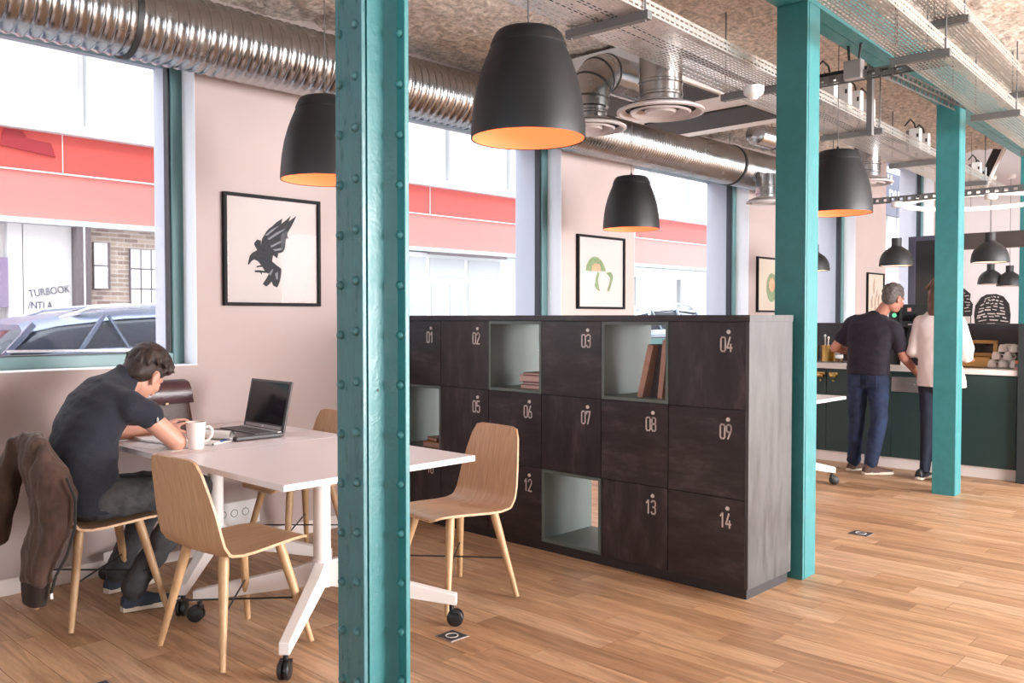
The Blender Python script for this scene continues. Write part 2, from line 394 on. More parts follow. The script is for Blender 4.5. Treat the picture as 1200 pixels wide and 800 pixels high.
# opposite side and ends of the room
mb = MB(); s = 1.0
mb.box(X0, YR-.3, 0, X1, YR, .35).box(X0, YR-.3, .35, 3.6, YR, 3.0).box(X0, YR-.3, 3.0, X1, YR, ZC+.14).box(11.05, YR-.3, ZC+.14, X1, YR, ZC+1.07)
for px in (7.8, 11.4, 15.2): mb.box(px, YR-.3, .35, px+.8, YR, 3.0)
tag(mb.obj('wall_right', white_wall), 'white wall with tall openings opposite the window wall', 'wall', kind='structure')
tag(MB().box(X0-.3, YR-.3, 0, X0, 5.5, .8).box(X0-.3, YR-.3, 2.95, X0, 5.5, ZC+.14).box(X0-.3, YR-.3, .8, X0, -3.2, 2.95).box(X0-.3, -.5, .8, X0, 1.6, 2.95).box(X0-.3, 3.2, .8, X0, 5.5, 2.95).obj('wall_rear', M('rear_wall_paint', (.50,.47,.46), .8)), 'white end wall with two openings behind the camera', 'wall', kind='structure')
tag(MB().box(X1, YR-.3, 0, X1+.3, 5.5, ZC+1.07).obj('wall_far', lilac_wall), 'pale far end wall behind the kitchen bar', 'wall', kind='structure')
# ------------------------------------------------------------------ street outside
shop_white = M('render_white', (.72,.72,.72), .8); shop_grey = M('panel_pale_grey', (.60,.61,.63), .7)
red1 = M('red_fascia', (.62,.085,.07), .5); red2 = M('hazed_red_fascia', (.70,.22,.195), .5); red_dk = M('dark_red_shape', (.33,.02,.03), .5)  # second red is paled to paint in the wash of glass reflections
shop_dark = M('dark_pilaster', (.14,.11,.12), .7); shop_glass = M('shop_glass', (.42,.43,.46), .25); purple_glass = M('violet_glass', (.20,.14,.26), .3)
YF = 14.0
fb = thing('shop_building', 'white shop building with a red fascia across the street', 'building', (10, YF, 0))
MB().box(-12, YF+.25, -.2, 60, YF+6, 11).obj('wall', shop_white, fb, world=True)
MB().box(-12, YF-.05, 3.557, 60, YF+.25, 4.12).obj('red_fascia', red1, fb, world=True)
MB().box(-12, YF-.03, 2.86, 60, YF+.25, 3.535).obj('hazed_red_fascia', red2, fb, world=True)
MB().box(-12, YF-.06, 3.535, 60, YF+.25, 3.557).obj('fascia_joint', shop_white, fb, world=True)
MB().box(-12, YF-.18, 4.12, 60, YF+.25, 4.27).obj('ledge', shop_white, fb, world=True, bevel=.02)
MB().box(-12, YF-.12, 2.78, 60, YF+.25, 2.86).obj('soffit_strip', shop_grey, fb, world=True)
x = -11.5
while x < 58:
    MB().box(x, YF+.08, 4.30, x+1.72, YF+.25, 9.5).obj('grey_panel', shop_grey, fb, world=True); x += 1.87
for px in (-1.2, 2.0, 8.2, 16.5, 20.9):
    MB().box(px, YF+.02, 5.2, px+.28, YF+.1, 9.0).obj('downpipe', shop_white, fb, world=True)
for px in (1.3, 4.9, 8.5, 12.1, 15.7, 19.3):
    MB().box(px, YF-.062, 3.56, px+.012, YF-.045, 4.12).obj('fascia_seam', shop_white, fb, world=True)
MB().prism([(4.05,YF-.05,3.86),(4.80,YF-.05,3.78),(4.74,YF-.05,3.97),(4.42,YF-.05,4.00),(4.36,YF-.05,4.10),(4.12,YF-.05,4.10)], (0,-.03,0)).obj('dark_red_shape', red_dk, fb, world=True)  # flat darker red shape standing slightly proud of the red band
MB().box(4.06, YF-.1, 4.29, 4.25, YF+.1, 4.47).obj('alarm_box', shop_white, fb, world=True, bevel=.01)
# brick bay, pilaster, shutters at the first window
MB().box(5.28, YF+.02, -.15, 6.9, YF+.26, 2.78).obj('brick_wall', brick_mat(), fb, world=True)
MB().box(5.08, YF-.1, -.15, 5.28, YF+.26, 2.80).obj('dark_pilaster', shop_dark, fb, world=True)
MB().box(5.17, YF-.12, -.15, 5.19, YF-.09, 2.80).obj('pilaster_pipe', shop_white, fb, world=True)
for a, b, c, d, nx, nz in ((5.34,5.56,1.85,2.57,1,2), (5.90,6.40,1.55,2.50,3,3)):
    w = MB().box(a, YF-.03, c, b, YF+.05, d).obj('window', shop_dark, fb, world=True)
    for i in range(nx):
        for j in range(nz):
            sx, sz = (b-a)/nx, (d-c)/nz
            MB().box(a+i*sx+.012, YF-.036, c+j*sz+.012, a+(i+1)*sx-.012, YF-.028, c+(j+1)*sz-.012).obj('pane', M('bright_pane', (.75,.77,.8), .2) if i+j == 0 else bpy.data.materials['bright_pane'], w, world=True)
    MB().box(b, YF-.03, c, b+.035, YF+.05, d).obj('window_edge', shop_dark, fb, world=True)
for a, b in ((4.19,4.385), (4.40,5.07), (2.2,3.9), (0.4,2.1)):
    MB().box(a, YF+.1, -.15, b, YF+.26, 2.78).obj('shutter_panel', shop_white, fb, world=True)
MB().box(3.95, YF+.02, 1.56, 4.17, YF+.26, 2.28).obj('violet_window', purple_glass, fb, world=True)
gm = M('graffiti_ink', (.05,.055,.10), .7)
text('TURBOOK', .155, .78, Matrix.Translation((4.47, YF+.095, 1.71)) @ Matrix.Rotation(R(-5),4,'Y') @ Matrix.Rotation(R(90),4,'X') @ Matrix.Rotation(R(4),4,'Z'), 'graffiti', gm, fb, world=True, fat=.001)
text('/NTLA', .15, .8, Matrix.Translation((4.45, YF+.095, 1.545)) @ Matrix.Rotation(R(90),4,'X'), 'graffiti', gm, fb, world=True, fat=.001)
# glazed shopfront seen through the second window
sf = MB().box(11.4, YF-.02, -.15, 14.3, YF+.26, 2.76).obj('shopfront_frame', shop_white, fb, world=True)
for a, b, c, d in ((12.12,13.10,2.27,2.66),(13.22,14.2,2.27,2.66),(12.16,12.60,-.1,2.12),(12.68,13.06,-.1,2.12),(13.22,14.2,-.1,2.18),(11.45,12.02,2.2,2.66),(11.45,12.02,.4,2.1)):
    MB().box(a, YF-.035, c, b, YF-.015, d).obj('pane', shop_glass, sf, world=True)
MB().box(13.10, YF-.08, 1.05, 13.14, YF-.03, 1.32).obj('door_handle', gasket, fb, world=True)
MB().box(12.0, YF-.16, 2.72, 14.3, YF-.10, 2.77).obj('shop_dark_rail', shop_dark, fb, world=True)  # thin dark rail across the top of the shopfront
for a, b in ((15.2,17.6), (19.6,21.4), (21.8,24.6), (26,30), (32,37)):
    MB().box(a, YF+.12, .3, b, YF+.26, 2.5).obj('shop_pane', shop_glass, fb, world=True)

def car(name, label, loc, rz, paint, L=4.6, H=1.50, W=1.78):
    """long-roof car, nose toward +x"""
    c = thing(name, label, 'car', loc, rz); hw = W/2
    glassm = M(name+'_glass', (.030,.036,.055), .06, spec=.35); chrome = bpy.data.materials.get('car_chrome') or M('car_chrome', (.75,.76,.8), .2, .8)
    s = H/1.5
    st = [(-.02,.42,.72,.80),(.03,.30,1.05,.86),(.25,.24,1.13,.93),(1.2,.22,1.15,.98),(2.6,.22,1.13,1.0),(3.3,.22,1.07,.99),(4.2,.24,.92,.93),(4.5,.30,.76,.84),(4.6,.40,.62,.74)]
    rs = []
    for x, z0, z1, k in st:
        h = hw*k; z1 *= s
        rs.append([V((x*L/4.6, yy, zz)) for yy, zz in ((-h*.92,z0),(-h,z0+.12),(-h*1.0,(z0+z1)/2),(-h*.97,z1-.06),(-h*.90,z1),(h*.90,z1),(h*.97,z1-.06),(h,(z0+z1)/2),(h,z0+.12),(h*.92,z0))])
    MB().rings(rs).obj('body', paint, c, True, 0)
    rf = []
    for x, zt, k in ((.10,1.13,.86),(.32,1.35,.72),(.55,1.415,.71),(1.1,1.475,.70),(1.6,1.50,.71),(2.3,1.46,.70),(2.75,1.32,.72),(3.25,1.12,.80)):
        h = hw*k; zt *= s; zb = 1.11*s
        rf.append([V((x*L/4.6, yy, zz)) for yy, zz in ((-hw*.88,zb-.02),(-(hw*.88+h)/2,(zb+zt)/2),(-h,zt-.05),(-h*.85,zt),(h*.85,zt),(h,zt-.05),((hw*.88+h)/2,(zb+zt)/2),(hw*.88,zb-.02))])
    MB().rings(rf).obj('greenhouse', glassm, c, True, 0)
    rp = []
    for x, zt, k in ((.28,1.36,.73),(.55,1.425,.72),(1.1,1.49,.71),(1.6,1.515,.715),(2.3,1.475,.705),(2.62,1.36,.73)):
        h = hw*k; zt *= s
        rp.append([V((x*L/4.6, yy, zz)) for yy, zz in ((-h*1.02,zt-.075),(-h*.86,zt),(h*.86,zt),(h*1.02,zt-.075))])
    MB().rings(rp).obj('roof', paint, c, True, 0)
    for sy in (-1, 1):
        p = MB(); X = lambda q: q*L/4.6
        for (x0,za),(x1,zb),w in (((.10,1.10),(.36,1.36),.045),((.68,1.12),(.93,1.44),.03),((1.10,1.12),(.97,1.44),.02),((1.75,1.12),(1.70,1.46),.05),((2.45,1.12),(2.3,1.42),.04),((3.22,1.11),(2.55,1.36),.05)):
            p.bar((X(x0), sy*hw*.885, za*s), (X(x1), sy*hw*.735, zb*s), w, .03, up=(0,1,0))
        p.obj('pillars', paint, c)
        MB().bar((X(.1), sy*hw*.955, 1.14*s), (X(3.2), sy*hw*.965, 1.09*s), .02, .022).obj('belt_trim', chrome, c)
        MB().tube([(X(.6),sy*hw*.62,1.41*s),(X(.85),sy*hw*.62,1.50*s),(X(1.6),sy*hw*.63,1.56*s),(X(2.2),sy*hw*.62,1.52*s),(X(2.4),sy*hw*.62,1.46*s)], .018).obj('roof_rail', chrome, c, True)
        for x in (.85, 3.7):
            w = MB().cyl((X(x), sy*(hw-.2), .17), (X(x), sy*hw*1.01, .17), .32, n=24).obj('wheel', rubber, c, True)
            MB().cyl((X(x), sy*hw*1.0, .17), (X(x), sy*hw*1.02, .17), .2, n=18).obj('rim', chrome, w, True)
        MB().box(-.03, min(sy*hw*.6, sy*hw*.86), .76*s, .12, max(sy*hw*.6, sy*hw*.86), 1.05*s).obj('tail_lamp', M(name+'_lamp', (.6,.03,.03), .2), c, bevel=.02)
        MB().ell((X(2.9), sy*hw*1.05, 1.0*s), (.07,.1,.06)).obj('mirror', paint, c, True)
    return c
silver = M('silver_blue_paint', (.115,.14,.22), .3, .2, coat=.3)
car('silver_car', 'silver blue estate car parked close outside the first window', (2.18, 8.58, .065), 0, silver, H=1.425)
car('red_car', 'red car at the left edge behind the silver car', (-.95, 11.9, -.1), 0, M('red_car_paint', (.50,.055,.05), .25, coat=.6), H=1.5)
car('blue_grey_car', 'pale blue car roof seen through the third window', (10.9, 8.9, -.02), 0, M('pale_blue_paint', (.45,.52,.6), .25, .2, coat=.5), H=1.62)
# sign on the facade, seen through the farthest window
bn = thing('banner', 'navy sign with white letters seen through the farthest window', 'banner', (37.2, YF, 6.5))
navy = M('navy_banner', (.030,.032,.075), .6)
MB().box(35.6, YF-.25, 5.55, 38.45, YF-.10, 7.25).obj('panel', navy, bn, world=True)
MB().box(36.6, YF-.10, 5.7, 36.8, YF+.1, 7.1).obj('bracket', shop_dark, bn, world=True)
text('pus', .78, 1.5, frame_mtx((36.35, YF-.255, 6.22), (1,0,0), (0,0,1)), 'lettering', shop_white, bn, world=True, fat=.012)
text('u', .78, 1.5, frame_mtx((36.15, YF-.255, 6.80), (1,0,0), (0,0,1)), 'lettering', shop_white, bn, world=True, fat=.012)
# ------------------------------------------------------------------ steel columns and the beam over them
SL = .0475; TH = math.atan(SL)
c1 = thing('riveted_column', 'front teal steel column covered in round rivets', 'column', (1.5, 2.08, 0))
MB().box(1.500, 2.017, 0, 1.514, 2.142, 3.14).obj('front_plate', teal_old, c1, world=True, bevel=.002)
core = MB()
core.prism([(1.514,2.025,0),(1.585,2.028,0),(1.612,2.000,0),(1.612,2.16,0),(1.585,2.132,0),(1.514,2.135,0)], (0,0,3.14))
core.obj('web_core', teal_paint, c1, world=True)
MB().box(1.522, 2.020, 0, 1.530, 2.14, 3.14).obj('angle_edge', teal_paint, c1, world=True)
MB().box(1.612, 1.966, 0, 1.628, 2.194, 3.14).obj('back_plate', teal_paint, c1, world=True, bevel=.002)
rv = MB().lathe([(.0135,0),(.0125,.006),(.0092,.0115),(.0045,.0145),(.0004,.0152)], n=14, axis='X').mesh('rivet')
for v in rv.vertices: v.co.x *= -1
rv.flip_normals(); rv.shade_smooth(); rv.materials.append(teal_old)
rv2 = rv.copy(); rv2.materials.clear(); rv2.materials.append(teal_paint)
for k in range(21):
    for (x, y, dz, me) in ((1.500, 2.118, .0, rv), (1.500, 2.045, .012, rv), (1.612, 1.986, .0, rv2), (1.612, 2.174, .0, rv2)):
        o = bpy.data.objects.new('rivet', me); COL.objects.link(o); o.parent = c1; o.location = V((x, y, .2225+.1432*k+dz)) - c1.location
MB().cyl((1.56,2.029,1.21),(1.56,2.0262,1.21), .004, n=8).obj('screw_hole', gasket, c1, world=True)

def box_column(x, label, z1=3.1):
    yc = 2.225 + SL*(x-4.57)
    c = thing('box_column', label, 'column', (x, yc, 0), TH)
    MB().box(-.085, -.086, 0, -.066, .086, z1).obj('front_flange', teal_paint, c, bevel=.002)
    MB().box(-.066, -.078, 0, -.058, .078, z1).obj('web', teal_paint, c)
    MB().box(-.058, -.086, 0, .085, .086, z1).obj('rear_channel', teal_paint, c, bevel=.003)
    return c
box_column(4.58, 'smooth teal steel column against the locker end', 3.1)
box_column(7.53, 'smooth teal steel column in front of the woman')
box_column(10.55, 'farthest teal column at the right edge of the picture')
bm_ = thing('steel_beam', 'teal steel beam running under the ceiling over the columns', 'beam', (4.58, 2.225, 3.1), TH)
for s in (-1, 1):
    y0, y1 = (.002, .086) if s > 0 else (-.086, -.002)
    MB().box(-7.4, y0, 0, 11.3, y1, .014).obj('bottom_flange', teal_paint, bm_)
    ya = .074 if s > 0 else -.086
    MB().box(-7.4, ya, .014, 11.3, ya+.012, .235).obj('beam_side', teal_paint, bm_)
b2 = thing('ceiling_beam', 'teal beam under the ceiling in the top right corner', 'beam', (5.0, .55, 3.12), TH)
MB().box(-5.9, -.08, 0, 10.5, .08, .014).obj('bottom_flange', teal_paint, b2)
MB().box(-5.9, -.012, .014, 10.5, .012, .25).obj('beam_web', teal_paint, b2)

# ------------------------------------------------------------------ main ventilation duct
DY, DZ, DR = 4.70, 2.985, .193
d = thing('main_duct', 'ribbed galvanised ventilation duct along the window wall', 'duct', (4, DY, DZ))
prof = []; x = -2.9
while x < 10.3:
    p = .062 if x < 4.6 else .036; h = .0095 if x < 4.6 else .0075
    prof += [(DR, x), (DR+.001, x+p*.42), (DR+h*.8, x+p*.52), (DR+h, x+p*.62), (DR+h*.8, x+p*.72), (DR+.001, x+p*.82)]; x += p
prof = [(.001, prof[0][1])] + prof + [(.001, prof[-1][1])]
MB().lathe([(r, x-4) for r, x in prof], n=56, axis='X').obj('duct_pipe', galv, d, True, 0, ang=60)
for x in (-1.2, 1.975, 4.99, 8.15):
    MB().lathe([(DR+.003,x-4-.016),(DR+.014,x-4-.016),(DR+.014,x-4+.016),(DR+.003,x-4+.016)], n=48, axis='X').obj('clamp_band', band_dark, d, True)
    MB().cyl((x-4,0,DR+.01),(x-4,0,ZC-DZ+.05), .004, n=8).obj('hanger_rod', zinc_dull, d)

def diffuser(name, label, x, y, z, zt, r=.255, rn=.125):
    t = thing(name, label, 'air vent', (x, y, z), group='round ceiling diffusers')
    MB().lathe([(rn,.06),(r*.62,.055),(r,.012),(r,0),(r*.93,-.004),(r*.86,.012),(r*.80,.02)], n=40).obj('outer_ring', white_pl if 0 else M_vent, t, True, ang=50)
    MB().lathe([(r*.70,.004),(r*.66,-.006),(r*.50,.02),(r*.46,.03)], n=40).obj('middle_cone', M_vent, t, True, ang=50)
    MB().lathe([(r*.36,.012),(r*.33,-.004),(r*.12,.006),(.001,.004)], n=32).obj('inner_cone', M_vent, t, True, ang=50)
    MB().cyl((0,0,.028),(0,0,.034), r*.85, n=32).obj('throat', band_dark, t)
    MB().lathe([(rn,.05),(rn,zt)], n=36).obj('neck', galv, t, True)
    for q in (.10, .17):
        if q < zt-.02: MB().lathe([(rn,q-.012),(rn+.006,q-.006),(rn+.006,q+.006),(rn,q+.012)], n=36).obj('neck_bead', galv, t, True)
    return t
M_vent = M('vent_paint', (.55,.50,.50), .4)
diffuser('ceiling_diffuser', 'round ceiling vent on a wide silver neck, right of the big front lamp', 4.36, 2.97, 2.615, .32)
diffuser('ceiling_diffuser', 'round ceiling vent half hidden behind the big front lamp', 4.42, 3.55, 2.615, .13, .235, .105)
diffuser('ceiling_diffuser', 'round vent just behind the lamp near the locker column', 7.85, 3.16, 2.60, .5, .22, .11)
diffuser('ceiling_diffuser', 'small round vent under the duct end beside the locker column', 8.45, 4.45, 2.60, .3, .2, .1)
# elbow above the hidden vent, running away from the camera
el = thing('elbow_duct', 'silver elbow duct bending over behind the big front lamp', 'duct', (4.42, 3.55, 2.75))
path = [(4.42,3.55,2.75)] + [(4.42+.20*(1-math.cos(t)), 3.55, 2.80+.20*math.sin(t)) for t in [R(a) for a in range(0, 91, 9)]] + [(4.97,3.55,3.0)]
MB().tube(path, .125, 32).obj('elbow_pipe', galv, el, True, world=True)
for q, n in ((1, 'z'), (4, 'm'), (7, 'm'), (10, 'm')):
    p0, p1 = V(path[q]), V(path[q+1]); dd = (p1-p0).normalized()*.006
    MB().cyl(p0-dd, p0+dd, .1285, n=32).obj('seam_band', band_dark, el, True, world=True)
MB().cyl((4.93,3.55,3.0),(4.95,3.55,3.0), .131, n=32).obj('seam_band', band_dark, el, True, world=True)

# ------------------------------------------------------------------ perforated cable trays
def tray_mesh(L, W, H, slot=(.030,.009), pitch=(.046,.0205)):
    """floor and two flanges of punched sheet, real slots"""
    mb = MB(); nx = int(L/pitch[0]); ny = max(1, int(W/pitch[1])); px = L/nx; py = W/ny; hx, hy = slot[0]/2, slot[1]/2
    def sheet(o, ax, ay, na, nb, pa, pb, stag=True):
        for i in range(na):
            for j in range(nb):
                cx, cy = (i+.5)*pa, (j+.5)*pb
                P = lambda a, b: o + ax*a + ay*b
                x0, x1, y0, y1 = i*pa, (i+1)*pa, j*pb, (j+1)*pb; ux0, ux1, uy0, uy1 = cx-hx, cx+hx, cy-hy, cy+hy
                mb.add([P(x0,y0),P(x1,y0),P(x1,y1),P(x0,y1),P(ux0,uy0),P(ux1,uy0),P(ux1,uy1),P(ux0,uy1)], [(0,1,5,4),(1,2,6,5),(2,3,7,6),(3,0,4,7)])
    sheet(V((0,-W/2,0)), V((1,0,0)), V((0,1,0)), nx, ny, px, py)
    for s in (-1, 1):
        sheet(V((0,s*W/2,0)), V((1,0,0)), V((0,0,1)), nx, 2, px, H/2)
        mb.box(0, s*W/2-.006, H-.002, L, s*W/2+.006, H+.002)
    return mb
def tray(label, x, y, z, L, W, H, rz, bars, barw, rods=True):
    t = thing('cable_tray', label, 'cable tray', (x, y, z), rz, 'perforated cable trays')
    tag(tray_mesh(L, W, H).obj('tray_sheet', galv2, t))
    for b in bars:
        MB().box(b-.02, -barw/2, -.043, b+.02, barw/2, -.003).obj('hanger_bar', zinc_dull, t, bevel=.002)
        for s in (-1, 1):
            MB().cyl((b, s*(barw/2-.025), -.05), (b, s*(barw/2-.025), ZC-z+.04), .005, n=8).obj('hanger_rod', zinc_dull, t)
    return t
tray('wide cable tray overhead between the two front lamps and the vents', .9, 2.45, 2.83, 10.1, .40, .06, math.atan(.062), (.80, 2.48, 4.12, 5.78, 7.45, 9.1), .47)
tray('cable tray overhead in front of the teal beam at the right', 2.2, 1.575, 2.86, 7.6, .25, .06, math.atan(.062), (1.2, 2.86, 4.68, 6.4), .31)
tray('higher cable tray near the top right corner', 3.2, 1.50, 3.03, 6.5, .15, .05, math.atan(.062), (1.9, 3.9, 5.6), .2)
cables = tag(MB().tube([(1.5,2.46,2.85),(3,2.55,2.848),(4.2,2.66,2.85),(6,2.74,2.85),(8,2.9,2.85),(9.5,3.0,2.85)], .010, 8).tube([(1.5,2.52,2.848),(3,2.66,2.85),(5.2,2.72,2.848),(7,2.86,2.85),(9.5,2.93,2.85)], .008, 8).obj('cable_bundle', rubber, smooth=True), 'black cables lying in the wide cable tray', 'cables', kind='stuff')
# cross strut by the locker column and the long far strut
def strut(label, p0, p1, w=.041, h=.041):
    p0, p1 = V(p0), V(p1); L = (p1-p0).length; t = thing('perforated_strut', label, 'metal strut', p0, math.atan2(p1.y-p0.y, p1.x-p0.x), 'perforated struts')
    mb = MB(); n = int(L/.075)
    for i in range(n):
        a = i*L/n; b = (i+1)*L/n
        mb.box(a, -w/2, h-.003, a+.022, w/2, h); mb.box(a+.022, -w/2, h-.003, b, -w/2+.013, h); mb.box(a+.022, w/2-.013, h-.003, b, w/2, h)
        for s in (-1, 1):
            yy = s*(w/2-.0015)
            mb.box(a, yy-.0015, 0, b, yy+.0015, .012); mb.box(a, yy-.0015, h-.012, b, yy+.0015, h); mb.box(a, yy-.0015, .012, a+.03, yy+.0015, h-.012)
    mb.obj('strut_channel', zinc_dull, t)
    for q in (.12, .88):
        MB().cyl((L*q,0,0),(L*q,0,ZC-p0.z+.04), .005, n=8).obj('hanger_rod', zinc_dull, t)
    return t
strut('perforated strut crossing just right of the locker column', (5.44, 2.62, 2.885), (5.47, 1.75, 2.885), .06, .05)
strut('perforated strut leading toward the column in front of the woman', (5.47, 2.09, 2.885), (6.75, 2.06, 2.885), .07, .05)
strut('long perforated strut above the bar pendants', (8.79, 4.25, 2.535), (8.79, 1.2, 2.535), .055, .055)
tag(MB().box(6.06, 2.41, 2.66, 6.10, 2.45, 3.3).obj('vertical_channel', zinc_dull, bevel=.003), 'short vertical metal channel hanging beside the white boxes', 'metal channel')
jb = thing('junction_box', 'grey junction box on the strut beside the locker column', 'electrical box', (5.43, 2.27, 2.89))
MB().box(-.04,-.055,-.005,.02,.055,.11).obj('box_body', grey_pl, jb, bevel=.006)
MB().tube([(-.01,-.03,.11),(-.01,-.04,.2),(.05,-.06,.26),(.08,-.1,.3)], .008).obj('cable', rubber, jb, True)
MB().tube([(-.01,.03,.11),(-.01,.035,.19),(.04,.06,.25)], .008).obj('cable', rubber, jb, True)
for k, (x, y, z, lb) in enumerate(((5.95,2.66,2.90,'first white driver box from the locker column'),(6.28,2.70,2.90,'second white driver box from the locker column'),(6.56,2.73,2.90,'third white driver box from the locker column'),(6.86,2.76,2.90,'fourth white driver box beside the vertical channel'),
                         (8.22,2.88,2.90,'white driver box left of the pair before the woman column'),(8.50,2.90,2.90,'white driver box nearest the column before the woman'),(10.5,3.03,2.905,'white driver box seen just right of the woman column'),(10.85,3.08,2.90,'smaller white driver box above the ring lamp'))):
    t = thing('driver_box', lb, 'electrical box', (x, y, z), TH, 'white lamp drivers on the cable tray')
    MB().box(-.035,-.045,-.005,.035,.045,.20).obj('box_body', white_pl, t, bevel=.004)
    MB().box(-.037,-.035,.12,-.033,-.02,.15).obj('switch_dot', band_dark, t)
    MB().box(-.02,.045,.0,.02,.075,.19).obj('heat_sink', grey_pl, t)
    MB().tube([(0,0,.2),(0,.01,.25),(-.05,.03,.28),(-.1,.06,.22)], .007).obj('cable', rubber, t, True)
tag(MB().lathe([(.001,.0),(.022,.0),(.026,.012),(.055,.03),(.06,.05),(.06,.075),(.001,.078)], c=(4.78,2.60,2.705), n=28).obj('smoke_detector', white_pl, smooth=True), 'white smoke detector under the wide cable tray', 'smoke detector')
tag(MB().tube([(6.2,2.78,3.0),(7,2.86,2.98),(7.6,3.0,2.96),(8.3,2.98,3.0),(9,3.0,3.05)], .018, 10).obj('black_conduit', rubber, smooth=True), 'black hose sagging beside the white driver boxes', 'hose')
tag(MB().tube([(5.45,2.55,3.34),(5.45,2.55,3.0),(5.45,2.5,2.95),(5.46,2.2,2.95)], .016, 10).obj('drop_conduit', rubber, smooth=True), 'black conduit dropping to the strut by the locker column', 'conduit')
tag(MB().tube([(6.35,1.42,3.30),(6.8,1.62,2.98),(6.9,1.6,2.94)], .016, 10).tube([(7.6,1.3,3.05),(7.0,1.52,3.05),(6.85,1.56,2.98)], .022, 10).obj('bent_conduit', rubber, smooth=True), 'black bent conduit in the upper right corner', 'conduit')
# dark panelled air unit against the ceiling
cs = thing('ceiling_cassette', 'dark panelled air unit with white borders between vent and column', 'air conditioner', (5.9, 3.6, 3.0))
dark_panel = M('dark_panel', (.038,.033,.032), .6, var=.2, scale=30)
MB().box(4.98,3.30,3.01,6.75,4.30,3.30).obj('casing', white_pl, cs, world=True, bevel=.005)
MB().box(5.02,3.33,2.996,5.62,4.26,3.012).obj('dark_panel', dark_panel, cs, world=True)
MB().box(6.02,3.33,2.996,6.54,4.26,3.012).obj('dark_panel', dark_panel, cs, world=True)
fl = thing('flex_hose', 'short silver flexible duct above the main duct end', 'duct', (7.2, 3.9, 3.05))
pr = []
pr = [(.001,0)]
for i in range(40): pr += [(.09, i*.018), (.097, i*.018+.009)]
MB().lathe(pr, n=28, axis='X').obj('hose', galv, fl, True, ang=60)
MB().lathe([(.1,.3),(.104,.3),(.104,.33),(.1,.33)], n=28, axis='X').obj('clamp_band', band_dark, fl, True)
MB().cyl((.31,0,.1),(.31,0,.28), .004, n=8).obj('hanger_rod', zinc_dull, fl)
# sloping dark rail in the far corner
sr = thing('sloping_panel', 'dark sloping panel with a pale edge in the far ceiling corner', 'ceiling panel', (11.5, 3.15, 2.95))
MB().bar((11.5,3.27,2.96),(11.5,2.98,3.60), .05, .12, up=(0,1,0)).obj('dark_panel', dark_panel, sr, world=True)
MB().cyl((11.5,2.99,3.58),(11.5,2.99,4.25), .006, n=8).obj('hanger_rod', zinc_dull, sr, world=True)
MB().bar((11.45,3.20,2.95),(11.45,2.92,3.60), .05, .025, up=(0,1,0)).obj('pale_edge', white_pl, sr, world=True)
# ------------------------------------------------------------------ locker bank
LX0, LX1 = 3.98, 4.44
YB = [4.935, 4.478, 4.020, 3.563, 3.106, 2.652, 2.195]          # unit borders, from the wall outward
ZB = [.055, .500, .953, 1.397]
lk = thing('locker_bank', 'dark bank of numbered lockers with open green grey cubbies', 'lockers', (4.0, 3.56, 0))
MB().box(LX0-.004, 2.178, 1.397, LX1+.004, 4.94, 1.431).obj('top_panel', locker_dark, lk, world=True, bevel=.002)
MB().box(LX0-.002, 2.176, .055, LX1, 2.196, 1.397).obj('end_panel', locker_end, lk, world=True, bevel=.001)
MB().box(LX0-.003, 2.174, 1.397, LX1+.004, 2.1785, 1.431).obj('top_edge', locker_end, lk, world=True)
MB().box(LX0+.012, 2.19, 0, LX1-.01, 4.93, .055).obj('plinth', M('dark_plinth', (.022,.02,.022), .5), lk, world=True)
MB().box(LX0+.02, 4.9265, .055, LX1, 4.9365, 1.397).obj('wall_panel', locker_dark, lk, world=True)
OPENC = {(2,2),(4,2),(0,1),(3,0)}                                 # (column from wall, row from floor)
nums = iter(['01','02','03','04','05','06','07','08','09','10','11','12','13','14'])
car_ = MB()
for y in YB[1:-1]: car_.box(LX0+.019, y-.008, .055, LX1, y+.008, 1.397)
for z in ZB[1:-1]: car_.box(LX0+.019, 2.196, z-.008, LX1, 4.915, z+.008)
car_.box(LX0+.019, 2.196, .055, LX1, 4.915, .071)
car_.box(LX0+.019, 2.196, 1.386, LX1, 4.915, 1.397)
car_.obj('dividers', locker_dark, lk, world=True)
back = MB()
for r in range(3):
    for c in range(6):
        ya, yb = YB[c+1], YB[c]; za, zb = ZB[r], ZB[r+1]
        if (c, r) not in OPENC: back.box(LX1-.012, ya+.008, za+.008, LX1-.002, yb-.008, zb-.008)
back.obj('back_panel', locker_dark, lk, world=True)
